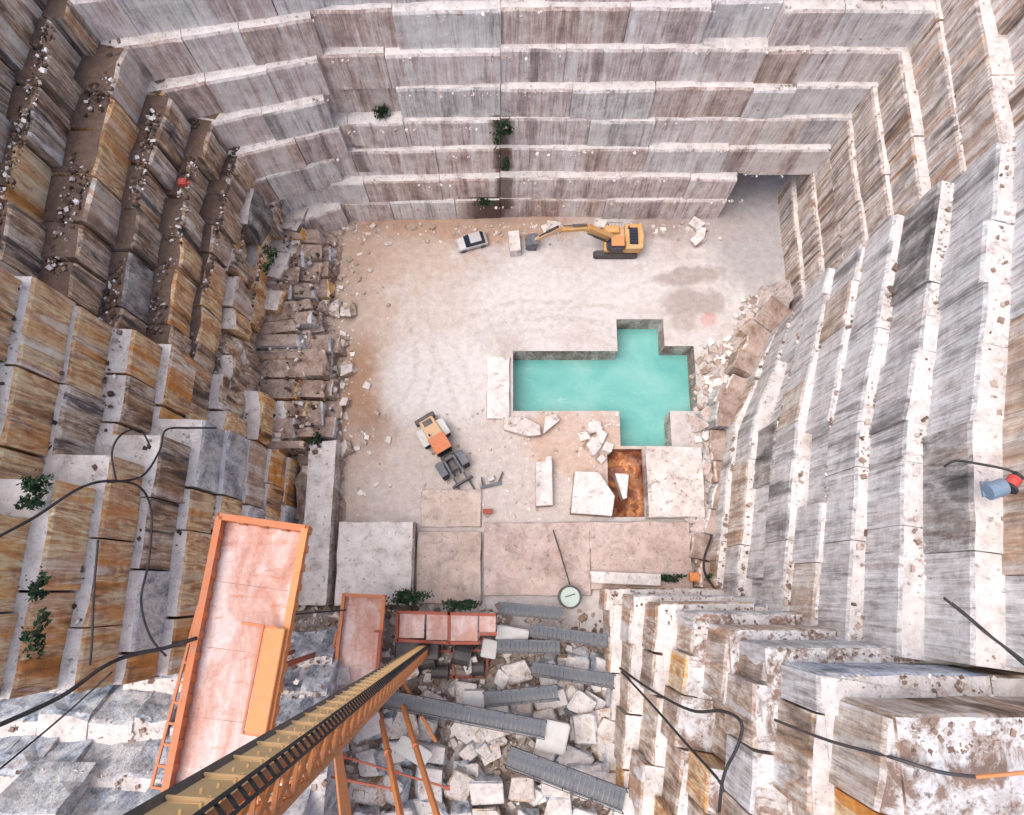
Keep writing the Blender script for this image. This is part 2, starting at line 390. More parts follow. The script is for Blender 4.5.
KMAX = 10
def X(u, v, k): return at(u, v, Z(k)).x
def Y(u, v, k): return at(u, v, Z(k)).y

# lip positions measured level by level
r1x = {k: X(u, 180, k) for k, u in zip(range(1, 9), (790, 811, 833, 855, 884, 919, 964, 1011))}
for k in (9, 10): r1x[k] = r1x[8] + .95 * (k - 8)
backY = {k: Y(512, v, k) for k, v in zip(range(1, 8), (201, 179, 150, 121, 90, 51, 10))}
for k in (8, 9, 10): backY[k] = backY[7] + .95 * (k - 7)
l1x = {k: X(u, 180, k) for k, u in zip(range(1, 9), (288, 258, 238, 216, 185, 137, 86, 12))}
for k in (9, 10): l1x[k] = l1x[8] - 1.6 * (k - 8)
SPLIT_R = Y(905, 238, 6)                   # where the right wall steps forward
SPLIT_L = Y(100, 335, 6)

def root(name, label):
    o = empty(name); o['kind'] = 'structure'; o['label'] = label; return o

wall_back = root('quarry_wall_back', 'pinkish grey stepped marble face at the far side of the pit')
wall_right = root('quarry_wall_right', 'pale grey and rust streaked stepped marble face on the right')
wall_left = root('quarry_wall_left', 'brown and orange stained stepped marble face on the left')
wall_spur = root('quarry_wall_spur', 'stepped marble spur with white ledges at lower right')
wall_front = root('quarry_wall_front', 'rough grey rock terraces with bluish shade at lower left')

# back wall: flat right half, left half turning towards the viewer in steps
recA, recB = at(716, 205, 0).x, at(783, 205, 0).x
for k in range(1, KMAX + 1):
    y = backY[k]; xr = r1x[min(k + 1, KMAX)] + 2.0
    d1 = -.55; d2 = -2.0; d3 = -5.4
    xa, xb = at(500, 100, Z(k)).x, at(318 + 3 * (7 - k), 100, Z(k)).x
    xl = l1x[min(k + 1, KMAX)] - 2.5
    mats = [['back'] * 6 + ['back2'] * 3 + ['back3'] * (1 + k // 2), M['topwhite']]
    kw = dict(wlo=4.5, whi=11, jit=.11, rough=.10, chip=.22, recess=.02, zj=.12)
    if k <= 2:      # the low cave in the right corner stays open
        bench(wall_back, [(xr, y + 12), (recA, y + 12)], Z(k - 1), Z(k), [M['rlower'], M['top']], jit=.05, recess=0)
        bench(wall_back, [(recA, y), (xa, y + .1)], Z(k - 1), Z(k), mats, **kw)
    else:
        bench(wall_back, [(xr, y), (recA - 2, y), (xa, y + .1)], Z(k - 1), Z(k), mats, **dict(kw, depth=15))
    bench(wall_back, [(xa, y), (xb - 1.8, y + d1 * .8)], Z(k - 1), Z(k), mats, **kw)
    xb += rnd(-1.6, 1.6)
    bench(wall_back, [(xb, y + d1 - .35), (xl, y + d3 + .4)], Z(k - 1), Z(k), mats, **dict(kw, wlo=3.5, whi=7, jit=.12))
    if k < KMAX:
        ledge_rubble('back', [(xr, y), (xl, y + d2)], [(xr, backY[k + 1]), (xl, backY[k + 1] + d2)], Z(k), 1.5, .1, .42)
# right wall, upper part
for k in range(1, KMAX + 1):
    x = r1x[k]
    bench(wall_right, [(x, SPLIT_R - 3), (x, backY[min(k + 1, KMAX)] + 3)], Z(k - 1), Z(k), [M['rupper'], M['topwhite']], wlo=3.2, whi=6.5, jit=.06, rough=.10, chip=.25, recess=.03, zj=.10)
# right wall, part that steps forward
HB = 4.6
r2 = {}
tops = [(778, 298), (795, 290), (812, 285), (832, 275), (861, 262), (902, 240), (947, 202), (1003, 176)]
mids = [733, 751, 776, 797, 829, 858, 908, 972]; bots = [705, 728, 751, 772, 803, 836, 889, 960]
for k in range(1, KMAX + 1):
    if k <= 8:
        xt = at(*tops[k - 1], Z(k)).x; xm = X(mids[k - 1], 420, k); xb = X(bots[k - 1], 560, k); ym = Y(800, 420, k)
    else:
        xt, xm, xb = r2[8][2][0] + 1.3 * (k - 8), r2[8][1][0] + 1.6 * (k - 8), r2[8][0][0] + 1.6 * (k - 8); ym = r2[8][1][1]
    r2[k] = [(xb, -4.0), (xm, ym), (xt, SPLIT_R)]
    bench(wall_right, r2[k], Z(k - 1), Z(k), [['rlower'] * 12 + ['rbrown'] * (4 if k < 6 else 2) + ['rdark'], M['topwhite']], wlo=3.6, whi=8.5, jit=.10, rough=.08, chip=.22, recess=.05, zj=.10)
for k in range(1, KMAX):
    HB = 4.6
    ledge_rubble('right', r2[k], r2[k + 1], Z(k), 4.0, .1, .55)
    HB = 3.95
    ledge_rubble('right', [(r1x[k], SPLIT_R), (r1x[k], backY[k])], [(r1x[k + 1], SPLIT_R), (r1x[k + 1], backY[k])], Z(k), .6, .1, .35)
# left wall in three parts, each further forward
HB = 4.25
l2u = (285, 254, 223, 189, 160, 120, 62, 7); l3u = (285, 264, 244, 220, 189, 148, 103, 45)
l2, l3 = {}, {}
SPLIT_L2 = {k: 12.6 - max(0, k - 5) * 2.2 for k in range(1, KMAX + 1)}
for k in range(1, KMAX + 1):
    l2[k] = X(l2u[k - 1], 400, k) if k <= 8 else l2[8] - .8 * (k - 8)
    l3[k] = X(l3u[k - 1], 500, k) if k <= 8 else l3[8] - .9 * (k - 8)
    HB = 3.95
    mt = [['left'] * 5 + ['left2'] * 2 + ['rdark', 'rbrown'], M['topdirty'] if k > 3 else M['top']]
    ro = .75 if k < 4 else .3 if k < 6 else .2; jj = .5 if k < 4 else .16; zz = .7 if k < 4 else .14
    bench(wall_left, [(l1x[k] + 2.4, backY[k] - 1.0), (l1x[k] + .6, backY[k] - 11), (l1x[k], SPLIT_L - 3)], Z(k - 1), Z(k), mt, wlo=2.2, whi=5.2, jit=jj, rough=ro, chip=.5, recess=.12, zj=zz, gap=.22)
    HB = 4.25
    bench(wall_left, [(l2[k] + .3, SPLIT_L + rnd(-.3, .3)), (l2[k], SPLIT_L2[k] - 3)], Z(k - 1), Z(k), [['left2'] * 9 + ['left'] * 2 + (['rbrown', 'grey'] if k < 4 else []), M['topwhite']], wlo=3, whi=6.5, jit=.3 if k < 4 else .12, rough=.5 if k < 4 else .12, chip=.3, recess=.04, zj=.5 if k < 4 else .15, gap=.15)
    bench(wall_left, [(l3[k] + .4, SPLIT_L2[k]), (l3[k], Y(150, 632 + k * 9, k))], Z(k - 1), Z(k), [['left2'] * 8 + ['left', 'rbrown', 'grey'], M['topwhite']], wlo=3, whi=6.5, jit=.12, rough=.13, chip=.3, recess=.04, zj=.15, gap=.15)
zf = 2.6
M['talus0'] = ledge_top('dirty_foot_ledge', base=(.44, .36, .32), soil=(.17, .11, .085), lo=.46, hi=.60, amt=.85)
for i in range(500):
    u_ = rnd(285, 335); z_ = 4.2 if u_ < 303 else 3.1 if u_ < 320 else 1.5; p = at(u_, rnd(235, 455), z_); rubble('left', p, .1 + .5 * random.random() ** 3, z_ - .1)
for pl, zz_ in (([at(334, 236, 1.3), at(328, 300, 1.3), at(334, 345, 1.3)], 1.3), ([at(338, 335, 1.6), at(336, 400, 1.6), at(332, 452, 1.6)], 1.6),
                ([at(320, 230, 2.9), at(313, 300, 2.9), at(318, 345, 2.9)], 2.9), ([at(325, 335, 3.3), at(320, 400, 3.3), at(318, 452, 3.3)], 3.3),
                ([at(304, 228, 3.7), at(298, 300, 3.7), at(302, 345, 3.7)], 3.7), ([at(308, 335, 4.3), at(304, 400, 4.3), at(302, 452, 4.3)], 4.3)):
    bench(wall_left, [(p.x, p.y) for p in pl], 0, zz_, [['left2', 'left', 'rbrown', 'grey'], M['talus0']], wlo=1.3, whi=3.2, jit=.35, rough=.7, chip=.6, recess=.1, zj=.6, gap=.3)
pl = [at(697, 586, zf), at(712, 480, zf), at(714, 400, zf), at(742, 330, zf), at(772, 292, zf)]
bench(wall_right, [(p.x, p.y) for p in pl], 0, zf, [['rlower', 'rbrown', 'rlower', 'spur'], M['talus0']], wlo=1.6, whi=3.6, jit=.35, rough=.5, chip=.5, recess=.12, zj=.7, gap=.2)
for k in range(1, KMAX):
    HB = 3.95
    ledge_rubble('left', [(l1x[k] + 2, backY[k] - 3), (l1x[k], SPLIT_L)], [(l1x[k + 1] + 2, backY[k] - 3), (l1x[k + 1], SPLIT_L)], Z(k), 26 if k > 3 else 14, .08, .45)
    HB = 4.25
    ledge_rubble('left', [(l2[k], SPLIT_L), (l2[k], SPLIT_L2[k])], [(l2[k + 1], SPLIT_L), (l2[k + 1], SPLIT_L2[k])], Z(k), 3, .1, .5)
    ledge_rubble('left', [(l3[k], SPLIT_L2[k]), (l3[k], -3)], [(l3[k + 1], SPLIT_L2[k]), (l3[k + 1], -3)], Z(k), 2, .1, .45)
# spur at lower right
HB = 5.2; KSP = 8
s3u = (612, 637, 664, 697, 733, 768, 823, 892); s3v = (588, 595, 603, 613, 627, 645, 672, 716)
for k in range(1, KSP + 1):
    xx = X(s3u[k - 1], 700, k) if k <= 8 else X(892, 700, 8) + 2.2 * (k - 8)
    yy = Y(700, s3v[k - 1], k) if k <= 8 else Y(700, 706, 8) - 3.0 * (k - 8)
    mt = [['spur'] * 5 + ['rbrown'] * 2 + ['rlower', 'left2'], M['topwhite'] if k in (1, 2, 3, 7) else M['toprust']]
    xe = X((600, 620, 642, 672, 710, 754, 812, 885)[min(k, 8) - 1], 815, k) + (2.2 * (k - 8) if k > 8 else 0)
    bench(wall_spur, [(xe - 1.5, -34), (xe, Y(700, 815, k)), (xx, yy)], Z(k - 1), Z(k), mt, wlo=2.4, whi=6, jit=.22, rough=.14, chip=.3, recess=.12 if k < 8 else 0, zj=.2, gap=.15, depth=6 if k < 8 else 22)
    bench(wall_spur, [(xx + .05, yy), (r2[k][0][0] + 14, yy - .1)], Z(k - 1), Z(k) + .02, [['rlower', 'skyshade', 'spur'], mt[1]], wlo=6, whi=13, jit=.10, rough=.08, chip=.2, recess=.0, zj=.06, depth=6 if k < 8 else 10)
    for i in range(130): rubble('spur', (rnd(xx + .2, xx + 9), yy - rnd(.2, 1.6)), rnd(.08, .3), Z(k))

HB = 4.5
# ------------------------------------------------------------------ front slope (ground under the block heap)
def slope_z(x, y):
    t = max(0.0, -y - 4.5)
    left = max(0.0, min(1.0, (-x - 9) / 9.0))
    return t * (.42 + .28 * left) + left * max(0, min(1, (-y - 1) / 4)) * 6.5 - .15
def at_slope(u, v, dz=0.0):
    z = 2.0
    for _ in range(14):
        p = at(u, v, z + dz); z = .5 * z + .5 * slope_z(p.x, p.y)
    p = at(u, v, z + dz); return p
def slope_soil():
    m = NT('slope_soil'); p = m.pos()
    c = m.ramp(m.noise(p, .8, 8, .7), [(.3, (.15, .115, .095)), (.48, (.33, .275, .24)), (.62, (.52, .48, .46)), (.8, (.62, .60, .59))])
    m.col(c); m.bump(m.noise(p, 1.5, 9, .7), 1.0, .4); return m.mat
M['soil'] = slope_soil()
b = MB(); NX, NY = 70, 60; x0, x1, y0, y1 = -34, 17, -40, -1.0
for j in range(NY + 1):
    for i in range(NX + 1):
        x, y = x0 + (x1 - x0) * i / NX, y0 + (y1 - y0) * j / NY
        b.v.append((x, y, slope_z(x, y) + n3(x * .5, y * .5) * .35 + n3(x * 1.3, y * 1.3, 4) * .2 * (1 if y < -3 else 0) - (.4 if y > -2 else 0)))
for j in range(NY):
    for i in range(NX): a = j * (NX + 1) + i; b.f.append((a, a + 1, a + NX + 2, a + NX + 1)); b.m.append(0)
so = b.build('front_slope', M['soil']); so['kind'] = 'structure'

# rough terraces at the lower left: battered grey faces with bluish sky shade in their colour, white tops
for r_, (vv, z1_, u1_) in enumerate(((628, 9.5, 335), (652, 12.3, 330), (690, 15.2, 320), (738, 18.6, 330), (792, 22.0, 300), (850, 26.0, 300))):
    ya = at(150, vv, z1_).y
    xa_, xb_ = at(-60, vv, z1_).x - 3, at(u1_, vv, z1_).x
    bench(wall_front, [(xa_, ya), (xb_, ya - .4)], z1_ - 3.6, z1_, [['skyshade'] * 3 + ['grey'], M['topwhite']], wlo=2.6, whi=5.2, jit=.45, rough=.5, chip=.5, depth=6, recess=.1, tilt=-.0 + .55, zj=.35)
    for i in range(150): rubble('front', (rnd(xa_, xb_), ya - rnd(2.1, 4.2)), rnd(.1, .6) * random.random() + .1, z1_)

# ------------------------------------------------------------------ quarry floor with the flooded pit
def floor_mat():
    m = NT('floor_marble_dust'); p = m.pos()
    c = m.ramp(m.noise(p, .22, 7, .6, .3), [(.3, (.42, .365, .345)), (.5, (.485, .445, .435)), (.7, (.54, .51, .505))])
    W = lambda u, v: at(u, v, 0)
    def patch(c, u, v, ru, rv, col, amt=.8, ang=0, wob=.5, soft=.5):
        q = W(u, v); sc = (q - W(u + 1, v)).length
        return m.mix(m.math('MULTIPLY', m.ell((q.x, q.y), (ru * sc, rv * sc * 1.05), ang, soft, wob), amt), c, col)
    c = patch(c, 345, 340, 52, 190, (.38, .27, .20), .7, 0, .9)          # tan soil along the left foot
    c = patch(c, 375, 248, 100, 38, (.40, .285, .215), .65, 0, .9)
    c = patch(c, 480, 225, 110, 18, (.36, .22, .15), .75, 0, .6)
    c = patch(c, 360, 400, 22, 60, (.30, .17, .10), .75, 0, .8)
    c = patch(c, 380, 432, 22, 22, (.25, .15, .10), .75, 0, .7)
    c = patch(c, 470, 470, 150, 60, (.47, .40, .365), .6, 0, .7)           # beige front
    c = patch(c, 420, 300, 60, 60, (.50, .41, .36), .45, 0, .8)
    c = patch(c, 580, 445, 55, 35, (.46, .30, .22), .6, 0, .8)
    c = patch(c, 752, 235, 42, 60, (.34, .325, .335), .9, .1, .4)         # grey wet corner
    c = patch(c, 700, 225, 50, 22, (.36, .31, .30), .7, 0, .5)
    c = patch(c, 655, 225, 30, 14, (.30, .23, .21), .75, 0, .5)
    c = patch(c, 690, 276, 34, 9, (.30, .255, .24), .8, .12, .9, .4)
    c = patch(c, 690, 303, 32, 13, (.31, .265, .25), .8, .05, .9, .4)
    c = patch(c, 683, 322, 14, 9, (.36, .31, .29), .7, .5, .9, .4)
    c = patch(c, 708, 320, 9, 7, (.50, .22, .20), .5, .5, .5)
    c = patch(c, 440, 380, 60, 45, (.57, .55, .55), .7, 0, .5)            # fresh white dust
    c = patch(c, 560, 300, 90, 34, (.545, .52, .52), .6, .05, .6)
    # tyre and crawler tracks: pairs of worn arcs
    def arc(c, u, v, r, mu, mv, ru, rv, amt, col=(.36, .31, .29)):
        q = W(u, v); L = m.n('ShaderNodeVectorMath', operation='LENGTH')
        m.l(m.vmath('MULTIPLY', m.vmath('SUBTRACT', p, (q.x, q.y, 0)), (1, 1, 0)), L.inputs[0])
        d = m.math('ADD', L.outputs['Value'], m.math('MULTIPLY', m.noise(p, .18, 3), 1.6))
        tot = None
        for dr in (0, 2.1):
            e = m.math('ABSOLUTE', m.math('SUBTRACT', d, r + dr + .8))
            mr = m.n('ShaderNodeMapRange'); m.l(e, mr.inputs[0]); mr.inputs[1].default_value = .42; mr.inputs[2].default_value = .15
            tot = mr.outputs[0] if tot is None else m.math('MAXIMUM', tot, mr.outputs[0])
        g_ = W(mu, mv); sc = (g_ - W(mu + 1, mv)).length
        k = m.math('MULTIPLY', tot, m.ell((g_.x, g_.y), (ru * sc, rv * sc), 0, .8, .5))
        k = m.math('MULTIPLY', k, m.ramp(m.noise(p, 1.5, 6, .75), [(.38, 0), (.6, 1)]))
        return m.mix(m.math('MULTIPLY', k, amt), c, col)
    for a_ in ((560, 520, 22.5, 520, 300, 90, 40, .55), (600, 560, 26, 560, 290, 100, 40, .5), (330, 360, 9.5, 425, 360, 40, 70, .5), (520, 600, 29, 600, 300, 90, 50, .45), (340, 420, 12.5, 440, 370, 50, 60, .4),
               (700, 420, 17, 650, 270, 80, 30, .45), (560, 120, 15.5, 520, 270, 90, 20, .4)):
        c = arc(c, *a_)
    c = m.mix(.5, c, m.ramp(m.noise(p, 1.4, 9, .72), [(.3, .32), (.7, .68)]), 'OVERLAY')
    sp = m.ramp(m.noise(p, 1.1, 5, .6), [(.66, 0), (.73, 1)])
    c = m.mix(m.math('MULTIPLY', sp, .45), c, (.30, .22, .17))
    m.col(c); m.bump(m.noise(p, 1.2, 9, .7), .5, .2); return m.mat
M['floor'] = floor_mat()
def cutface():
    return rock_face('pool_side_marble', [(.3, (.30, .23, .20)), (.5, (.45, .38, .35)), (.7, (.55, .50, .48))], pale_amt=.3, rust_amt=.4, dark_amt=.5, vstretch=.3)
M['cut'] = cutface()
PX = lambda u, v: at(u, v, 0).x
PY = lambda v: at(512, v, 0).y
pool = [(PX(513, 380), PX(696, 380), PY(411), PY(351)), (PX(617, 335), PX(664, 335), PY(351), PY(319)), (PX(664, 350), PX(696, 380), PY(351), PY(346)), (PX(620, 430), PX(671, 430), PY(446), PY(411))]
pit = [(PX(608, 480), PX(646, 480), PY(517), PY(449))]
def inr(rs, x, y): return any(a < x < b and c < y < d for a, b, c, d in rs)
xs = sorted(set([round(-40 + 1.0 * i, 3) for i in range(83)] + [q for r in pool + pit for q in r[:2]]))
ys = sorted(set([round(-8 + 1.0 * i, 3) for i in range(64)] + [q for r in pool + pit for q in r[2:]]))
def fz(x, y):
    return n3(x * .12, y * .12) * .12 + n3(x * .6, y * .6, 2) * .05 + max(0, -x - 20) * .10 + max(0, y - 39.5) * .05
b = MB(); idx = {}; pw = MB(); qw = MB()
for j, y in enumerate(ys):
    for i, x in enumerate(xs): idx[i, j] = len(b.v); b.v.append((x, y, fz(x, y)))
cell = {}
for j in range(len(ys) - 1):
    for i in range(len(xs) - 1):
        cx, cy = (xs[i] + xs[i + 1]) / 2, (ys[j] + ys[j + 1]) / 2
        cell[i, j] = 1 if inr(pool, cx, cy) else 2 if inr(pit, cx, cy) else 0
        if not cell[i, j]: b.f.append((idx[i, j], idx[i + 1, j], idx[i + 1, j + 1], idx[i, j + 1])); b.m.append(0)
fl = b.build('quarry_floor', M['floor']); fl['kind'] = 'structure'
for (i, j), c in cell.items():
    if not c: continue
    t, D = (pw, -7.0) if c == 1 else (qw, -2.6)
    for di, dj, e in ((1, 0, ((1, 0), (1, 1))), (-1, 0, ((0, 1), (0, 0))), (0, 1, ((1, 1), (0, 1))), (0, -1, ((0, 0), (1, 0)))):
        nb = cell.get((i + di, j + dj), 0)
        if nb == c: continue
        (ia, ja), (ib, jb) = e
        A = Vector((xs[i + ia], ys[j + ja], 0)); B = Vector((xs[i + ib], ys[j + jb], 0))
        dep = D
        t.add([(A.x, A.y, fz(A.x, A.y)), (B.x, B.y, fz(B.x, B.y)), (B.x, B.y, dep), (A.x, A.y, dep)], [(0, 1, 2, 3)])
pwo = pw.build('pool_side', M['cut']); pwo['kind'] = 'structure'
def water():
    m = NT('milky_turquoise_water'); p = m.pos()
    c = m.ramp(m.noise(p, .16, 6, .6, .6), [(.25, (.085, .32, .30)), (.5, (.155, .41, .38)), (.72, (.25, .48, .45))])
    dst = m.ramp(m.noise(m.scaled(p, (1, 1.6, 1)), .9, 8, .7, 1.2), [(.58, 0), (.72, 1)])
    c = m.mix(m.math('MULTIPLY', dst, .35), c, (.46, .60, .55))
    m.col(c); m.b.inputs['Roughness'].default_value = .08; m.b.inputs['Specular IOR Level'].default_value = .5
    m.b.inputs['IOR'].default_value = 1.33
    m.bump(m.noise(p, 2.0, 4, .6), .12, .06); return m.mat
M['water'] = water()
b = MB()
for (i, j), c in cell.items():
    if c == 1: b.add([(xs[i], ys[j], -3.3), (xs[i + 1], ys[j], -3.3), (xs[i + 1], ys[j + 1], -3.3), (xs[i], ys[j + 1], -3.3)], [(0, 1, 2, 3)])
wo = b.build('pool_water', M['water']); wo['kind'] = 'structure'
M['rustrock'] = rock_face('rust_stained_pit', [(.3, (.12, .035, .02)), (.5, (.30, .11, .05)), (.68, (.46, .21, .09)), (.8, (.22, .08, .05))], rust=(.5, .2, .06), rust_lo=.5, dark_amt=.6, vstretch=.6, pale_amt=.15)
qwo = qw.build('rusty_pit_side', M['rustrock']); qwo['kind'] = 'structure'
q = pit[0]; b = MB(); nn = 8
for j in range(nn + 1):
    for i in range(nn + 1):
        x, y = q[0] - .02 + (q[1] - q[0] + .04) * i / nn, q[2] - .02 + (q[3] - q[2] + .04) * j / nn
        b.v.append((x, y, -1.9 + n3(x, y) * .35))
for j in range(nn):
    for i in range(nn): a = j * (nn + 1) + i; b.f.append((a, a + 1, a + nn + 2, a + nn + 1)); b.m.append(0)
pf = b.build('rusty_pit_floor', M['rustrock']); pf['kind'] = 'structure'

# raised stone shelves along the front of the floor
shelf = root('stone_shelf', 'row of low sawn marble shelves along the front of the floor')
M['shelf'] = rock_face('shelf_marble', [(.3, (.36, .29, .25)), (.5, (.55, .49, .46)), (.7, (.66, .62, .60))], pale_amt=.4, rust_amt=.5, dark_amt=.6, vstretch=.5)
M['topbeige'] = ledge_top('shelf_dust_beige', base=(.58, .50, .45), soil=(.26, .18, .14), lo=.55, hi=.70, amt=.6, spots=.5)
M['toppink'] = ledge_top('shelf_dust_pink', base=(.56, .47, .44), soil=(.28, .19, .16), lo=.52, hi=.70, amt=.7, spots=.6)
def shelf_block(u0, u1, v0, v1, z, top, seed=1.0, zb=-.6):
    a, c = at(u0, v1, z), at(u1, v0, z); nx, ny = 8, 8
    bm = bmesh.new(); bmesh.ops.create_cube(bm, size=1.0)
    bmesh.ops.subdivide_edges(bm, edges=list(bm.edges), cuts=4, use_grid_fill=True)
    w_, d_ = c.x - a.x - .06, c.y - a.y - .06
    for v in bm.verts:
        p = Vector((v.co.x * w_, v.co.y * d_, zb + (v.co.z + .5) * (z - zb)))
        e = (abs(v.co.x) > .49) + (abs(v.co.y) > .49)
        top_ = v.co.z > .49
        p.x += n3(seed * 9 + p.x, p.y, p.z) * .14 * (1 if abs(v.co.x) < .49 else .9) - (.07 * math.copysign(1, v.co.x) if top_ and abs(v.co.x) > .49 else 0)
        p.y += n3(seed * 7 + p.y, p.x, p.z) * .14 - (.07 * math.copysign(1, v.co.y) if top_ and abs(v.co.y) > .49 else 0)
        if top_: p.z += n3(seed + p.x * .5, p.y * .5) * .12 - (.09 * abs(n3(p.x * 3, p.y * 3)) if e else 0)
        v.co = p
    bm.normal_update()
    for f in bm.faces: f.material_index = 1 if f.normal.z > .6 else 0
    me = bpy.data.meshes.new('block'); bm.to_mesh(me); bm.free()
    o = link('block', me, [M['shelf'], top], shelf); o.location = ((a.x + c.x) / 2, (a.y + c.y) / 2, 0)
shelf_block(333, 414, 521, 606, 2.6, M['topwhite'], 1)
shelf_block(415, 482, 531, 604, 1.0, M['topbeige'], 2)
shelf_block(483, 590, 522, 596, .7, M['toppink'], 3)
shelf_block(591, 690, 521, 590, 1.3, M['toppink'], 4)
shelf_block(648, 702, 446, 518, 1.6, M['top'], 5)
shelf_block(420, 482, 489, 527, .45, M['topbeige'], 6)
shelf_block(486, 510, 356, 419, .5, M['topwhite'], 7)
shelf_block(297, 337, 440, 606, 3.0, M['topwhite'], 8)

# broken rock banked against the feet of the walls
def talus(name, rows, label, mat, seed):
    b = MB(); nv, nu = 70, 9
    for j in range(nv + 1):
        f = j / nv * (len(rows) - 1); a = min(int(f), len(rows) - 2); t = f - a
        v, ui, uo, h = [rows[a][k] * (1 - t) + rows[a + 1][k] * t for k in range(4)]
        for i in range(nu + 1):
            q = i / nu; p = at(ui + (uo - ui) * q, v, 0); hh = h * (1 - q) ** 1.4
            e = (1 if i < nu else 0)
            b.v.append((p.x + n3(seed + p.x * .9, p.y * .9) * .5, p.y + n3(seed + 30 + p.x * .9, p.y * .9) * .5,
                        hh + e * (n3(p.x * .45, p.y * .45, seed) * .9 + n3(p.x * 1.3, p.y * 1.3, seed) * .55) - (.4 if not e else 0)))
    for j in range(nv):
        for i in range(nu): a = j * (nu + 1) + i; b.f.append((a, a + 1, a + nu + 2, a + nu + 1)); b.m.append(0)
    o = b.build(name, mat); o['kind'] = 'structure'; o['label'] = label
M['talus'] = ledge_top('broken_rock', base=(.42, .34, .30), soil=(.20, .13, .095), lo=.46, hi=.62, amt=.85)
M['talus2'] = ledge_top('broken_grey_rock', base=(.54, .50, .49), soil=(.30, .22, .20), lo=.50, hi=.66, amt=.8)
talus('rock_bank_left', [(222, 300, 352, 1.8), (300, 300, 336, 1.6), (400, 305, 345, 1.6), (520, 300, 350, 1.6)], 'brown bank of broken rock along the left wall', M['talus'], 3.0)
talus('rock_bank_right', [(285, 800, 760, 2.0), (330, 770, 730, 1.8), (380, 745, 704, 1.6), (450, 735, 700, 1.4), (590, 722, 692, 1.4)], 'pinkish grey bank of broken rock along the right wall', M['talus2'], 8.0)
# rubble on floor, foot of walls, slope
for i in range(750):
    u, v = rnd(310, 345) + rnd(0, 70) * random.random() ** 2, rnd(225, 520)
    p = at(u, v, 0); rubble('floor', p, .12 + .75 * random.random() ** 4, fz(p.x, p.y) - .05)
for i in range(450):
    u = rnd(320, 720); p = at(u, 226 + rnd(-3, 22) * random.random(), 0); rubble('floor', p, .12 + .6 * random.random() ** 4, fz(p.x, p.y) - .05)
for i in range(1500):
    v = rnd(295, 560); p = at(733 + (300 - v) * .10 - rnd(0, 36) * random.random() + (35 if v < 340 else 0), v, 0); rubble('floor', p, .15 + .9 * random.random() ** 3, fz(p.x, p.y) + .05)
for i in range(700):
    p = at(rnd(420, 620), rnd(410, 520), 0)
    if not inr(pool + pit, p.x, p.y): rubble('floor', p, .08 + .35 * random.random() ** 4, fz(p.x, p.y) - .03)
for i in range(9000):
    x, y = rnd(-30, 13), rnd(-30, -2); rubble('slope', (x, y), .12 + .8 * random.random() ** 3, slope_z(x, y) + n3(x * .5, y * .5) * .35)
for key, par, mt in (('back', wall_back, 'stones_pale'), ('right', wall_right, 'stones'), ('left', wall_left, 'stones_dark'), ('spur', wall_spur, 'stones'), ('front', wall_front, 'stones'), ('floor', fl, 'stones_pale'), ('slope', so, 'stones')):
    stones_object(key, par, M[mt])

#=OBJECTS=
# ================================================================== objects
def ray(u, v, d):
    x, y = (u - 512) / FPX * d, (407.5 - v) / FPX * d
    c, s_ = math.cos(TILT), math.sin(TILT)
    return Vector((x, y * c + s_ * d, CZ + y * s_ - c * d))
M['orange'] = plain('orange_paint', (.56, .17, .06), .65, 0, .8, 1.3, (.40, .21, .14))
M['orange2'] = plain('bright_orange_paint', (.68, .25, .08), .6, 0, .6, 1.3, (.46, .25, .15))
M['redsteel'] = plain('red_primer_steel', (.36, .07, .035), .65, 0, .5, .9, (.22, .13, .10))
M['cream'] = plain('cream_paint', (.95, .64, .30), .55, 0, .35, .9, (.85, .48, .20))
M['black'] = plain('black_rubber', (.022, .022, .025), .75, 0, .4, 1.5, (.12, .10, .09))
M['dark'] = plain('dark_steel', (.06, .06, .07), .55, .3, .5, 1.2, (.18, .13, .10))
M['steel'] = plain('galvanised_steel', (.095, .115, .145), .7, .1, .6, 1.0, (.30, .27, .25))
M['yellow'] = plain('yellow_machine_paint', (.56, .30, .08), .6, 0, .7, 1.1, (.50, .41, .33))
M['tan'] = plain('dusty_tan_paint', (.55, .36, .20), .65, 0, .5, 1.0, (.50, .43, .38))
M['silver'] = plain('silver_car_paint', (.50, .50, .53), .35, .3, .25, 1.2, (.45, .40, .36))
M['concrete'] = plain('pale_concrete', (.56, .56, .56), .9, 0, .5, 1.2, (.35, .30, .26), .2)
def deck_mat():
    m = NT('pink_dusty_plate'); p = m.n('ShaderNodeTexCoord').outputs['Object']
    c = m.ramp(m.noise(m.scaled(p, (1, .35, 1)), .45, 8, .68, .6), [(.28, (.42, .19, .13)), (.45, (.53, .33, .28)), (.58, (.62, .50, .475)), (.75, (.66, .60, .59))])
    c = m.mix(.6, c, m.ramp(m.noise(p, 2.4, 8, .75), [(.3, .34), (.7, .66)]), 'OVERLAY')
    rs = m.ramp(m.noise(m.scaled(p, (.5, 2.2, 1)), .9, 6, .7, .4), [(.56, 0), (.66, 1)])
    c = m.mix(m.math('MULTIPLY', rs, .6), c, (.44, .17, .09))
    sp = m.ramp(m.noise(p, 3.1, 4, .6), [(.66, 0), (.72, 1)]); c = m.mix(m.math('MULTIPLY', sp, .5), c, (.20, .12, .09))
    m.col(c); m.bump(m.noise(p, 3, 6, .7), .3, .05); return m.mat
M['pinkdust'] = deck_mat()
M['blue'] = plain('blue_grey_paint', (.16, .24, .34), .5, 0, .4)
M['red'] = plain('red_paint', (.50, .06, .05), .5, 0, .3)
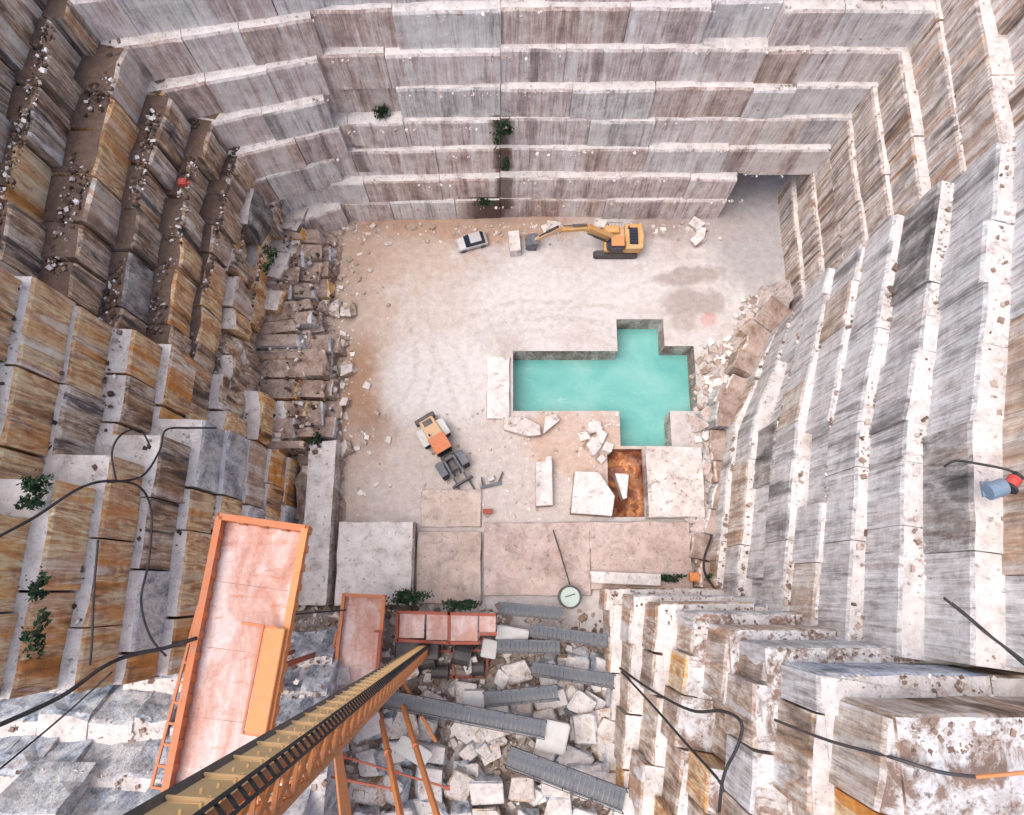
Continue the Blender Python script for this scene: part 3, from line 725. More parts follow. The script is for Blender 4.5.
g = NT('dark_glass'); g.b.inputs['Base Color'].default_value = (.015, .025, .05, 1); g.b.inputs['Roughness'].default_value = .08; g.b.inputs['Specular IOR Level'].default_value = .5
M['glass'] = g.mat
def leaf_mat(name, c1, c2):
    m = NT(name); m.col(m.ramp(m.noise(m.pos(), 1.6, 4, .6), [(.35, c1), (.65, c2)])); m.b.inputs['Roughness'].default_value = .7; return m.mat
M['leaf'] = leaf_mat('dark_green_leaf', (.010, .028, .014), (.032, .070, .030))
M['bark'] = plain('brown_stem', (.10, .065, .045), .9)
GH = {'up': Vector((0, 0, 1))}

# ---- orange lattice derrick boom that rises past the camera
def make_boom():
    A = at(424, 650, 1.2); B = ray(218, 815, 10.7); ax = (B - A).normalized(); B = B + ax * 5.0; L = (B - A).length
    t = empty('derrick_boom', A); tag(t, 'tall orange lattice crane boom with a black ladder rising towards the viewer', 'crane boom')
    e = Vector((0, 0, CZ)) - (A + B) / 2; e = (e - ax * e.dot(ax)).normalized(); e = Matrix.Rotation(R(3), 3, ax) @ e; s_ = ax.cross(e).normalized()
    h = .63
    def P(l, c, o=0.0):                      # c: corner 0 near, 1 left, 2 far, 3 right
        d = (e, s_, -e, -s_)[c]; return ax * l + d * (h + o)
    left = 1 if s_.x < 0 else 3; right = 4 - left
    for c in range(4):
        b = MB(); b.bar(P(0, c), P(L, c), .13, .13, up=e); b.build('chord', M['orange2'] if c != left else M['dark'], t)
    bay = 1.5; n = int(L / bay)
    ref = {}
    def inst(key, maker, l, mat):
        if key not in ref: ref[key] = maker().mesh(key)
        o = bpy.data.objects.new(key.split('#')[0], ref[key]); COL.objects.link(o); o.parent = t; o.location = ax * l
        if not ref[key].materials: ref[key].materials.append(mat)
        return o
    def lat(c1, c2):
        def mk():
            b = MB(); q = .93
            a0, a1, b0, b1 = P(0, c1) * 1, P(bay, c1), P(0, c2), P(bay, c2)
            b.bar(a0, b1, .075, .075, up=e); b.bar(b0, a1, .07, .07, up=e); b.bar(a0, b0, .08, .08, up=e); return b
        return mk
    def plate():
        b = MB(); m_ = lambda l, f: P(l, 0).lerp(P(l, left), f)
        nn = (m_(0, .5) - ax * 0).normalized()
        for (l0, l1, f0, f1) in ((.04, bay - .04, .10, .93),):
            q = [m_(l0, f0), m_(l1, f0), m_(l1, f1), m_(l0, f1)]
            b.add([p + nn * .0 for p in q] + [p - nn * .04 for p in q], [(0, 1, 2, 3), (7, 6, 5, 4), (0, 4, 5, 1), (1, 5, 6, 2), (2, 6, 7, 3), (3, 7, 4, 0)])
        for k in range(4):
            c = m_(.2 + .37 * k, .3 + .14 * (k % 3)) + nn * .02
            b.cyl(c - nn * .02, c + nn * .05, .035, 6)
        b.bar(m_(bay - .1, .1) + nn * .03, m_(bay - .1, .93) + nn * .03, .06, .06, up=e)
        return b
    for i in range(n):
        inst('panel#', plate, i * bay, M['cream'])
        inst('brace#r', lat(0, right), i * bay, M['orange2'])
        inst('brace#b', lat(2, right), i * bay, M['orange2'])
        inst('brace#c', lat(2, left), i * bay, M['orange'])
    # ladder along the near edge
    lo = e * .16 - (s_ if left == 1 else -s_) * .02
    sd_ = (s_ if left == 1 else -s_)
    rails = []
    for k, off in enumerate((.13, -.13)):
        b = MB(); d = lo + sd_ * off
        b.bar(P(0, 0) + d, P(L, 0) + d, .06, .06, up=e); rails.append(b.build('ladder_rail', M['black'], t))
    for i in range(int(L / .5)):
        def rung():
            b = MB(); b.bar(P(0, 0) + lo + sd_ * .13, P(0, 0) + lo - sd_ * .13, .05, .05, up=e); return b
        if i < 290: inst('ladder_rung#', rung, .2 + i * .5, M['black'])
    b = MB(); b.box((0, 0, -.5), (2.6, 2.6, 1.0)); b.build('base_block', M['redsteel'], t, .05)
    return t, A, B, ax
boom, boomA, boomB, boomAx = make_boom()
boom['label'] = 'tall orange lattice crane boom with a black ladder rising towards the viewer'

# thin stay legs of the derrick
for (u0, v0, z0, u1, v1, z1, wd, lab) in ((398, 690, 2.6, 441, 828, 24, .34, 'thin orange steel strut, rightmost of those below the crane boom'),
                                       (378, 703, 3.0, 403, 828, 26, .34, 'thin orange steel strut, middle one below the crane boom'),
                                       (330, 690, 4.5, 347, 830, 42, .46, 'thick orange steel strut, leftmost below the crane boom'),
                                       (398, 672, 3.0, 436, 742, 7.0, .26, 'short orange steel strut leaning beside the long grey stair flight')):
    t = empty('stay_strut', at(u0, v0, z0)); tag(t, lab, 'strut', 'orange struts below the crane boom')
    p0 = at(u0, v0, z0); p1 = at(u1, v1, z1); b = MB(); b.bar((0, 0, 0), p1 - p0, wd, wd); b.build('pole', M['orange2'], t)
    b = MB(); b.box((0, 0, -.1), (1.0, 1.0, .25)); b.build('foot_plate', M['redsteel'], t)
    b = MB(); b.cyl((p1 - p0) * .5 - Vector((0, 0, .3)), (p1 - p0) * .5 + Vector((0, 0, .3)), wd * .8, 8); b.build('joint', M['orange'], t)
for (u0, v0, u1, v1, z, lab) in ((305, 772, 392, 789, 17, 'thin red tie bar, lower of the two below the boom'), (345, 757, 448, 788, 15, 'thin red tie bar, upper of the two below the boom')):
    p0, p1 = at(u0, v0, z), at(u1, v1, z); b = MB(); b.bar((0, 0, 0), p1 - p0, .14, .14)
    b.cyl((p1 - p0) * .5 - Vector((.2, 0, 0)), (p1 - p0) * .5 + Vector((.2, 0, 0)), .13, 8); b.box((0, 0, 0), (.3, .3, .3)); b.box(p1 - p0, (.3, .3, .3))
    o = b.build('tie_bar', M['redsteel']); o.location = p0; tag(o, lab, 'tie bar', 'red tie bars below the boom')

# ---- orange framed loading platforms
def platform(cs, zs, label, rail, railh, panel):
    TL, TR, BR, BL = [at(u, v, z) for (u, v), z in zip(cs, zs)]
    c0 = (TL + TR + BR + BL) / 4; t = empty('loading_platform', c0); tag(t, label, 'platform')
    q = [p - c0 for p in (TL, TR, BR, BL)]
    n = (q[1] - q[0]).cross(q[3] - q[0]).normalized(); n = n if n.z > 0 else -n
    nseg = 4
    for i in range(nseg):                    # deck sheets, a seam between
        f0, f1 = i / nseg + .0006, (i + 1) / nseg - .0006
        a, b_, c, d = q[0].lerp(q[3], f0), q[1].lerp(q[2], f0), q[1].lerp(q[2], f1), q[0].lerp(q[3], f1)
        b = MB(); dz = n * rnd(-.012, .012)
        b.add([p + dz for p in (a, b_, c, d)] + [p - n * .12 for p in (a, b_, c, d)], [(0, 1, 2, 3), (7, 6, 5, 4), (0, 4, 5, 1), (1, 5, 6, 2), (2, 6, 7, 3), (3, 7, 4, 0)])
        b.build('deck_sheet', M['pinkdust'], t)
    def side(name, a, b_, mat, inset):
        b = MB(); up = n * railh
        b.bar(a + up * .5, b_ + up * .5, rail, railh, up=n)
        b.bar(a + up + n * .06, b_ + up + n * .06, rail * 1.35, .12, up=n)
        k = max(3, int((b_ - a).length / 1.2))
        for i in range(k + 1):
            p = a.lerp(b_, i / k); b.bar(p - n * .12, p + up * 1.08, rail * 1.5, rail * 1.5, up=(b_ - a))
        return b.build(name, mat, t)
    side('end_rail', q[0], q[1], M['orange'], 0); side('side_rail', q[1], q[2], M['orange2'] if panel else M['orange'], 0); side('side_rail', q[0], q[3], M['orange'], 0)
    side('end_rail', q[3], q[2], M['orange'], 0)
    # walkway lattice outside the left rail
    o_ = (q[0] - q[1]).normalized() * rail * 1.7
    b = MB(); b.bar(q[0].lerp(q[3], .35) + o_, q[3] + o_ * 2.2, .16, .16)
    k = 9
    for i in range(k + 1): p = q[0].lerp(q[3], .35 + .65 * i / k); b.bar(p, p + o_ * (1 + 1.2 * i / k), .14, .14)
    b.build('outer_walkway', M['orange'], t)
    if panel:
        a, b_ = q[1].lerp(q[2], .40), q[1].lerp(q[2], .78); w_ = (q[0] - q[1]).normalized()
        b = MB(); b.bar(a + w_ * .55 + n * (railh + .35), b_ + w_ * .55 + n * (railh + .35), 1.25, .5, up=n); b.build('gearbox_cover', M['orange2'], t, .05)
        b = MB(); b.bar(a + w_ * .4 + n * (railh + .5), a + w_ * 2.7 + n * (railh + .5), .18, .18)
        b.bar(a + w_ * 1.3 + n * (railh + .62), b_ + w_ * 1.3 + n * (railh + .62), .14, .14); b.bar(b_ + w_ * 1.4 + n * (railh + .4), b_ - w_ * .2 + n * (railh + .4), .16, .16)
        b.build('bracket', M['orange'], t)
    else:
        b = MB(); w_ = (q[0] - q[1]).normalized(); a = q[1].lerp(q[2], .38)
        b.bar(a + n * (railh + .1), a + n * (railh + .1) + w_ * .6, .2, .2); b.bar(a + n * (railh + .2), q[1].lerp(q[2], .95) + n * (railh + .2), .3, .35); b.build('bracket', M['redsteel'], t)
    for f in (.62, .93):
        for i in (.08, .45):
            p = q[0].lerp(q[3], f).lerp(q[1].lerp(q[2], f), i); wp = c0 + p
            zb = max(0.0, slope_z(wp.x, wp.y)) + .5
            b = MB(); b.bar(p - n * .1, Vector((p.x, p.y, zb - c0.z)), .35, .35, up=(0, 1, 0)); b.build('leg', M['redsteel'], t)
    return t
platform([(224, 519), (308, 531), (259, 800), (171, 790)], (27, 27, 29, 29), 'large orange framed steel platform with dusty pink deck', .32, .8, True)
platform([(345, 595), (385, 597), (377, 690), (333, 700)], (8, 8, 8.5, 8.5), 'small red orange framed platform left of the winch house', .22, .5, False)

# ---- winch house at the foot of the boom
t = empty('winch_house', at(445, 650, 1.0)); c0 = t.location.copy(); tag(t, 'red framed winch shed with dusty pink roof beside the boom foot', 'shed')
zr = 5.2
for (u0, u1, v0, v1) in ((399, 425, 613, 638), (426, 448, 613, 640), (450, 478, 615, 641), (479, 496, 616, 634)):
    p0, p1 = at(u0, v1, zr) - c0, at(u1, v0, zr) - c0; b = MB(); cz = (p0.z)
    b.box(((p0.x + p1.x) / 2, (p0.y + p1.y) / 2, cz), (p1.x - p0.x - .05, p1.y - p0.y, .12)); b.build('roof_sheet', M['pinkdust'], t)
def wbar(name, u0, v0, z0, u1, v1, z1, wd, mat): b = MB(); b.bar(at(u0, v0, z0) - c0, at(u1, v1, z1) - c0, wd, wd); return b.build(name, mat, t)
for (u0, v0, u1, v1) in ((397, 612, 496, 615), (397, 640, 449, 643), (449, 612, 449, 643), (397, 612, 397, 642), (450, 643, 479, 643), (479, 634, 497, 634)):
    wbar('roof_frame', u0, v0, zr + .12, u1, v1, zr + .12, .26, M['redsteel'])
for (u, v) in ((398, 613), (398, 641), (449, 642), (479, 642), (495, 616), (449, 614)):
    p = at(u, v, zr); b = MB(); b.bar(p - c0, Vector((p.x, p.y, .3)) - c0, .22, .22, up=(0, 1, 0)); b.build('post', M['redsteel'], t)
for (u, v, r_, l_) in ((425, 660, .9, 1.6), (462, 655, 1.0, 1.5), (440, 672, .6, 1.4), (478, 668, .7, 1.0)):
    p = at(u, v, 2.0) - c0; d = Vector((l_ / 2, rnd(-.2, .2), 0)); b = MB(); b.cyl(p - d, p + d, r_, 16); b.cyl(p - d * 1.15, p - d, r_ * 1.3, 16); b.cyl(p + d, p + d * 1.15, r_ * 1.3, 16); b.build('winch_drum', M['dark'], t)
b = MB()
for (u0, v0, u1, v1) in ((408, 652, 490, 650), (405, 690, 470, 692), (410, 650, 406, 690), (452, 650, 455, 690), (488, 650, 486, 682), (440, 676, 486, 678)): b.bar(at(u0, v0, 1.6) - c0, at(u1, v1, 1.6) - c0, .22, .3)
b.build('machine_frame', M['redsteel'], t)
p = at(420, 648, 1.0) - c0; b = MB(); b.box((p.x, p.y, 1.2), (4.2, 1.8, 2.6)); b.build('motor_housing', M['dark'], t, .1)

# ---- steel stair flights zigzagging up the rubble
def stair(u0, v0, z0, u1, v1, z1, wd, label, n=16):
    A, B = at(u0, v0, z0), at(u1, v1, z1); t = empty('stair_flight', A); tag(t, label, 'stairs', 'grey steel stair flights on the rubble')
    d = B - A; hd = Vector((d.x, d.y, 0)).normalized(); sd_ = Vector((-hd.y, hd.x, 0))
    for k in (-1, 1):
        b = MB(); b.bar(sd_ * (k * wd / 2), d + sd_ * (k * wd / 2), .12, .42); b.build('stringer', M['steel'], t)
        b = MB(); b.bar(sd_ * (k * wd / 2) + Vector((0, 0, 1)), d + sd_ * (k * wd / 2) + Vector((0, 0, 1)), .07, .07)
        for i in range(5): q = d * (i / 4) + sd_ * (k * wd / 2); b.bar(q, q + Vector((0, 0, 1)), .06, .06, up=(0, 1, 0))
        b.build('handrail', M['dark'] if k < 0 else M['steel'], t)
    me = MB(); me.box((0, 0, 0), (.40, wd - .14, .06)); me = me.mesh('tread'); me.materials.append(M['steel'])
    n = max(8, int(d.length / .42)); a = math.atan2(hd.y, hd.x)
    for i in range(n):
        o = bpy.data.objects.new('tread', me); COL.objects.link(o); o.parent = t; o.location = d * ((i + .5) / n) + Vector((0, 0, .1)); o.rotation_euler = (0, 0, a)
    return A, B
stair(384, 698, 5.6, 545, 729, 8.2, 1.35, 'long grey steel stair flight passing under the crane boom')
stair(508, 756, 8.4, 624, 800, 11.2, 1.6, 'ribbed grey steel stair flight, nearest to the bottom edge')
stair(484, 699, 5.0, 558, 692, 7.0, 1.15, 'grey steel stair flight right of the winch house frame')
stair(532, 668, 3.6, 614, 681, 5.4, 1.1, 'grey steel stair flight running to the hose coupling')
stair(530, 630, 2.9, 607, 641, 4.0, 1.05, 'grey steel stair flight just below the round tank')
stair(497, 646, 2.6, 560, 647, 3.6, 1.15, 'short grey steel stair flight right of the shed roof')
stair(498, 608, 1.8, 563, 614, 3.0, 1.1, 'farthest grey steel stair flight, left of the round tank')

# ---- loose blocks and boulders
def chunk_mesh(seed, amt=.12, chip=.16):
    bm = bmesh.new(); bmesh.ops.create_cube(bm, size=1.0)
    bmesh.ops.bevel(bm, geom=list(bm.edges), offset=.07, segments=1, affect='EDGES')
    for v in bm.verts:
        n_ = Vector((n3(seed + v.co.x * 1.7, v.co.y * 1.7, v.co.z), n3(seed + 40 + v.co.y * 1.7, v.co.z, v.co.x), n3(seed + 80 + v.co.z, v.co.x * 1.7, v.co.y)))
        v.co += n_ * amt + Vector((rnd(-1, 1), rnd(-1, 1), rnd(-1, 1))) * .025
    bmesh.ops.recalc_face_normals(bm, faces=bm.faces)
    for f in bm.faces: f.material_index = 1 if f.normal.z > .75 else 0
    me = bpy.data.meshes.new('stone_block'); bm.to_mesh(me); bm.free(); return me
def chunk_set(mats, n=9, amt=.3):
    out = []
    for i in range(n):
        me = chunk_mesh(i * 7.3 + 1, amt)
        for m in mats: me.materials.append(m)
        out.append(me)
    return out
heap = chunk_set([M['grey'], M['topwhite']])
tanc = chunk_set([M['spur'], M['top']], 6)
bluc = chunk_set([M['skyshade'], M['topwhite']], 6, .4)
def put(me, name, loc, dims, rot, label, cat, group=None):
    o = bpy.data.objects.new(name, me); COL.objects.link(o); o.location = loc; o.scale = dims; o.rotation_euler = rot
    tag(o, label, cat, group); return o
for j in range(8):
    for i in range(11):
        x = -15.5 + 2.75 * i + rnd(-.7, .7); y = -8.2 - 2.25 * j + rnd(-.6, .6)
        if x > 13 or (y > -9.5 and -8 < x < -1): continue
        if random.random() < .08: continue
        d = (rnd(1.8, 3.1), rnd(1.7, 2.7), rnd(1.5, 2.6))
        zc = slope_z(x, y) + d[2] * .32; dv = Vector((x, y, zc - CZ)); cy = dv.y * math.cos(TILT) + dv.z * math.sin(TILT); cz = dv.y * math.sin(TILT) - dv.z * math.cos(TILT)
        pu, pv = 512 + FPX * dv.x / cz, 407.5 - FPX * cy / cz
        where = ('in the back row beside the winch shed' if pv < 705 else 'beneath the long stair flight' if pv < 740 and pu > 390 else 'left of the struts under the boom' if pu < 375 else 'among the thin orange struts' if pu < 445 else
                 'between the struts and the ribbed stair flight' if pu < 510 else 'beside the ribbed stair flight' if pu < 600 else 'at the foot of the spur') + (' at the bottom edge' if pv > 790 else '')
        big = 'large' if d[0] * d[1] > 6.4 else 'small' if d[0] * d[1] < 4.6 else 'medium'
        put(random.choice(heap + tanc + bluc), 'stone_block', (x, y, zc), d, (rnd(-.28, .12), rnd(-.2, .2), rnd(-.4, .4)),
            big + ' pale heap block ' + where, 'stone block', 'stone blocks heaped under the boom')
for (u, v, dz, d, rz, lab) in ((590, 722, .8, (3.6, 2.2, 1.6), .3, 'brownish block between two stair flights, nearest the spur'), (612, 748, .8, (3.4, 2.0, 1.8), -.2, 'brownish block just right of the ribbed stair flight top'),
                              (640, 765, .9, (4.2, 1.6, 1.6), .15, 'long pale block lying under the two black hoses'), (660, 790, .9, (5.2, 1.4, 1.6), .2, 'long pale block at the bottom edge under the hoses'),
                              (575, 700, .6, (2.6, 2.2, 1.5), -.4, 'brownish block below the stair flight with the hose coupling'), (640, 735, .9, (3.0, 1.7, 1.6), .5, 'brown block beside the spur, left of the hose loop')):
    p = at_slope(u, v); put(random.choice(tanc), 'stone_block', (p.x, p.y, p.z + dz), d, (rnd(-.15, .15), rnd(-.15, .15), rz), lab, 'stone block', 'brownish blocks beside the spur')
for i in range(70):                          # smaller broken pieces between the big ones
    u, v = rnd(300, 625), rnd(662, 812); p = at_slope(u, v); s_ = rnd(.7, 1.5)
    put(random.choice(heap + tanc + bluc), 'stone_block', (p.x, p.y, p.z + s_ * .5), (s_ * rnd(.8, 1.6), s_, s_ * rnd(.6, 1)), (rnd(-.5, .5), rnd(-.5, .5), rnd(0, 3)),
        'small broken stone ' + ('beside the winch shed machinery' if v < 700 else 'left of the orange struts' if u < 375 else 'under the orange struts' if u < 450 else 'between the stair flights' if v < 760 else 'beside the ribbed stair flight'), 'stone block', 'small broken stones in the heap')
# white landings of the stairs
land = chunk_set([M['concrete'], M['concrete']], 3, .06)
for (u, v, z, d, lab) in ((553, 737, 7.8, (2.6, 2.6, 1.2), 'white landing block between the two longest stair flights'), (474, 703, 4.6, (2.0, 2.2, 1.2), 'white landing block left of the middle stair flight'),
                          (489, 649, 2.6, (1.5, 1.7, 1.0), 'small white landing block at the right end of the shed'), (512, 635, 2.7, (3.0, 1.5, 1.0), 'wide white block between the two short stair flights'),
                          (630, 806, 10.8, (2.6, 2.4, 1.2), 'white landing block at the bottom edge below the ribbed flight'), (413, 752, 8.5, (3.0, 1.5, .9), 'bright white slab tilted on the heap by the struts')):
    p = at(u, v, z); put(random.choice(land), 'landing_block', (p.x, p.y, z - .5), d, (0, 0, rnd(-.2, .2) if u != 413 else -.5), lab, 'stone block')
p = at(620, 685, 5.0); t = empty('hose_coupling', (p.x, p.y, 4.0)); tag(t, 'grey round hose coupling where two black hoses start', 'coupling')
b = MB(); b.cyl((0, 0, -1), (0, 0, 1), .85, 14, .7); b.build('body', M['steel'], t); b = MB(); b.cyl((0, 0, 1), (0, 0, 1.25), .95, 14); b.build('flange', M['dark'], t)

pale = chunk_set([M['shelf'], M['topwhite']], 6, .18)
def stone_poly(pts, z, h, label, top='topwhite', name='stone_slab'):
    ps = [at(u, v, z + h) for u, v in pts]; c = sum(ps, Vector()) / len(ps); n_ = len(ps)
    bm = bmesh.new(); vt = [bm.verts.new((p.x - c.x, p.y - c.y, h + rnd(-.04, .04))) for p in ps]; vb = [bm.verts.new(((p.x - c.x) * 1.02, (p.y - c.y) * 1.02, -.15)) for p in ps]
    bm.faces.new(vt); bm.faces.new(vb[::-1])
    for i in range(n_): bm.faces.new((vt[i], vb[i], vb[(i + 1) % n_], vt[(i + 1) % n_]))
    bmesh.ops.recalc_face_normals(bm, faces=bm.faces)
    bmesh.ops.bevel(bm, geom=[e for e in bm.edges], offset=.09, segments=2, affect='EDGES', profile=.6)
    bm.normal_update()
    for f in bm.faces: f.material_index = 1 if f.normal.z > .7 else 0
    me = bpy.data.meshes.new(name); bm.to_mesh(me); bm.free()
    o = link(name, me, [M['shelf'], M[top]]); o.location = (c.x, c.y, z); tag(o, label, 'stone slab'); return o
stone_poly([(575, 471), (599, 472), (615, 496), (612, 516), (571, 513)], 0, 1.7, 'large white slab with one cut corner beside the rusty pit')
stone_poly([(536, 462), (545, 461), (546, 456), (552, 456), (553, 505), (536, 506)], 0, 1.3, 'narrow upright white slab left of the slab with cut corner')
stone_poly([(503, 417), (524, 417), (540, 425), (541, 435), (528, 436), (504, 429)], 0, 1.1, 'low white slab at the near left corner of the pool', 'top')
stone_poly([(545, 417), (556, 413), (560, 420), (543, 434)], 0, .9, 'small tilted slab at the near edge of the pool', 'top')
stone_poly([(615, 473), (629, 474), (627, 498), (623, 499)], -1.8, 1.6, 'white wedge of stone lying in the rusty pit')
stone_poly([(590, 571), (661, 574), (661, 586), (592, 583)], 1.1, 1.0, 'long white slab on the shelf at the foot of the spur')
stone_poly([(508, 231), (519, 230), (521, 250), (510, 251)], 0, 1.4, 'white block under the excavator bucket')
stone_poly([(335, 440), (338, 440), (338, 470), (333, 470)], 0, .8, 'thin pale slab at the left foot of the floor', 'top')
for u, v, s_, lab in ((594, 428, 1.2, 'pale boulder between the pool and the cut corner slab, farthest'), (600, 437, 1.1, 'pale boulder in the middle of the cluster by the pool'), (592, 447, 1.3, 'pale boulder just above the cut corner slab'), (607, 448, .9, 'small pale boulder at the rim of the rusty pit'),
                      (601, 459, .8, 'small pale boulder touching the cut corner slab'), (584, 436, 1.0, 'pale boulder on the left of the cluster by the pool'),
                      (696, 226, 1.2, 'white stone farthest of three near the cave'), (700, 234, 1.0, 'reddish stone in the middle of three near the cave'), (697, 241, 1.1, 'white stone nearest of three near the cave'),
                      (553, 229, 1.3, 'white stone behind the middle of the excavator arm'), (546, 230, .9, 'small white stone behind the excavator arm, left one'), (600, 226, 1.1, 'white stone just behind the excavator body')):
    p = at(u, v, 0); put(random.choice(pale), 'boulder', (p.x, p.y, s_ * .22), (s_ * 1.2, s_, s_ * .8), (rnd(-.3, .3), rnd(-.3, .3), rnd(0, 3)), lab, 'boulder')
dirty = chunk_set([M['rbrown'], M['top']], 6, .5)
dirtyr = chunk_set([M['rlower'], M['toppink']], 6, .5)
for i in range(22):
    u = rnd(302, 350); v = rnd(240, 500); p = at(u, v, 0); s_ = rnd(.6, 1.5)
    put(random.choice(dirty), 'boulder', (p.x, p.y, fz(p.x, p.y) + s_ * .2 + .6), (s_ * rnd(.8, 1.4), s_, s_ * .9), (rnd(-.4, .4), rnd(-.4, .4), rnd(0, 3)), 'rough boulder at the foot of the left wall ' + ('near the back corner' if v < 310 else 'level with the pool' if v < 405 else 'level with the wheel loader'), 'boulder', 'boulders along the left wall')
for i in range(22):
    v = rnd(300, 540); p = at(726 + (300 - v) * .08 - rnd(0, 26) + (38 if v < 345 else 0), v, 0); s_ = rnd(.6, 1.5)
    if inr(pool + pit, p.x, p.y): continue
    put(random.choice(dirtyr), 'boulder', (p.x, p.y, fz(p.x, p.y) + s_ * .2 + .5), (s_ * rnd(.7, 1.2), s_ * 1.3, s_ * 1.0), (rnd(-.4, .4), rnd(-.4, .4), rnd(-.6, .3)), 'rough pale boulder at the foot of the right wall ' + ('beyond the pool' if v < 350 else 'beside the pool' if v < 445 else 'beside the pale shelf'), 'boulder', 'boulders along the right wall')

# ---- round tank
p = at(570, 597, 2.0); t = empty('round_tank', (p.x, p.y, .4)); tag(t, 'round tank with pale green lid and dark rim', 'tank')
b = MB(); b.cyl((0, 0, 0), (0, 0, 1.6), 1.15, 24); b.build('drum', M['dark'], t)
lid = NT('pale_green_lid'); lid.b.inputs['Base Color'].default_value = (.42, .50, .46, 1); b = MB(); b.cyl((0, 0, 1.6), (0, 0, 1.72), .95, 24); b.build('lid', lid.mat, t)
b = MB()
for i in range(24):
    a0, a1 = 2 * math.pi * i / 24, 2 * math.pi * (i + 1) / 24; b.bar((1.1 * math.cos(a0), 1.1 * math.sin(a0), 1.68), (1.1 * math.cos(a1), 1.1 * math.sin(a1), 1.68), .14, .16)
b.build('rim', M['dark'], t); b = MB(); b.bar((-.5, 0, 1.8), (.5, .3, 1.8), .1, .1); b.build('handle', M['steel'], t)

# ---- excavator
def excavator():
    p = at(614, 246, 0); t = empty('excavator', (p.x, p.y, fz(p.x, p.y)), math.pi); tag(t, 'yellow orange crawler excavator reaching left with its long arm', 'excavator')
    # +x is forward
    for k in (-1, 1):
        prof = []
        for i in range(9): a = math.pi / 2 + math.pi * i / 8; prof.append((-2.0 + .5 * math.cos(a), .52 + .5 * math.sin(a)))
        for i in range(9): a = -math.pi / 2 + math.pi * i / 8; prof.append((2.0 + .5 * math.cos(a), .52 + .5 * math.sin(a)))
        b = MB(); b.add([(x, k * 1.35 - .3, z) for x, z in prof] + [(x, k * 1.35 + .3, z) for x, z in prof], [tuple(range(17, -1, -1)), tuple(range(18, 36))] + [(i, (i + 1) % 18, 18 + (i + 1) % 18, 18 + i) for i in range(18)])
        tr = b.build('track', M['dark'], t)
        b = MB()
        for i in range(14): b.box((-2.1 + i * .32, k * 1.35, 1.04), (.2, .64, .07))
        b.build('track_shoes', M['dark'], tr)
    b = MB(); b.box((0, 0, .75), (2.6, 2.2, .5)); b.cyl((0, 0, 1), (0, 0, 1.25), .8, 16); b.build('undercarriage', M['dark'], t)
    b = MB(); b.box((-.4, 0, 1.55), (3.6, 2.9, .5)); b.build('deck', M['yellow'], t, .06)
    b = MB(); b.prism([(-2.9, -1.45), (-2.5, -1.55), (-.9, -1.55), (-.9, 1.55), (-2.5, 1.55), (-2.9, 1.45), (-3.1, 0)], 'z', 1.3, 2.55); b.build('counterweight', M['yellow'], t, .12)
    b = MB(); b.box((-1.85, .05, 2.62), (.95, 2.0, .14)); ec = b.build('engine_cover', M['glass'], t, .03)
    b = MB()
    for i in range(5): b.box((-1.85, -.7 + i * .36, 2.72), (.8, .07, .05))
    b.cyl((-1.3, -.9, 2.5), (-1.3, -.9, 3.1), .09, 8); b.build('grille', M['dark'], ec)
    b = MB(); b.prism([(-.75, 1.5), (.85, 1.5), (1.15, 2.1), (.75, 3.05), (-.75, 3.05)], 'y', .45, 1.5); cb = b.build('cab', M['dark'], t, .05)
    b = MB(); b.box((0, .97, 3.12), (1.45, 1.1, .1)); b.build('roof', M['orange2'], cb, .04)
    b = MB(); b.box((.1, 1.52, 2.4), (1.2, .03, .9)); b.build('window', M['glass'], cb); b = MB(); b.add([(1.17, .55, 2.1), (1.17, 1.4, 2.1), (.8, 1.4, 3.0), (.8, .55, 3.0)], [(0, 1, 2, 3)]); b.build('windscreen', M['glass'], cb)
    b = MB(); b.box((.5, -1.0, 2.0), (1.6, .9, .6)); b.build('tool_box', M['yellow'], t, .05)
    bo = MB(); bo.bar((.6, -.1, 1.9), (3.6, -.1, 4.3), .62, .85); bo.bar((3.5, -.1, 4.25), (6.6, -.1, 3.7), .56, .62, wd2=.46); bo.build('boom', M['yellow'], t, .05)
    b = MB(); b.bar((6.3, -.1, 4.25), (9.1, -.1, 1.3), .42, .62, wd2=.30); b.build('stick', M['tan'], t, .04)
    for (a, c) in (((1.2, -.5, 1.9), (3.4, -.5, 3.6)), ((1.2, .3, 1.9), (3.4, .3, 3.6)), ((3.6, -.1, 4.9), (6.2, -.1, 4.6)), ((6.7, -.1, 4.5), (8.7, -.1, 2.3))):
        b = MB(); a, c = Vector(a), Vector(c); b.cyl(a, a.lerp(c, .6), .14, 8); b.cyl(a.lerp(c, .6), c, .08, 8); b.build('hydraulic_ram', M['dark'], t)
    b = MB()
    pr = [(8.8, 1.5), (9.4, 1.6), (10.1, 1.1), (10.2, .45), (9.8, .05), (9.2, .0), (9.2, .12), (9.75, .2), (10.0, .5), (9.9, 1.0), (9.3, 1.4)]
    b.prism(pr, 'y', -.8, .6)
    for yy in (-.8, .53): b.prism([(8.8, 1.5), (9.4, 1.6), (10.1, 1.1), (10.2, .45), (9.8, .05), (9.2, .0)], 'y', yy, yy + .08)
    bk = b.build('bucket', M['steel'], t)
    b = MB()
    for i in range(5): b.box((9.1, -.72 + .31 * i, .03), (.35, .13, .09))
    b.build('bucket_teeth', M['dark'], bk)
    b = MB(); b.tube([(.9, -1.4, 2.3), (.9, -1.4, 2.9), (-.6, -1.4, 2.9), (-.6, -1.4, 2.3)], .035); b.build('hand_rail', M['dark'], t)
    return t
excavator()

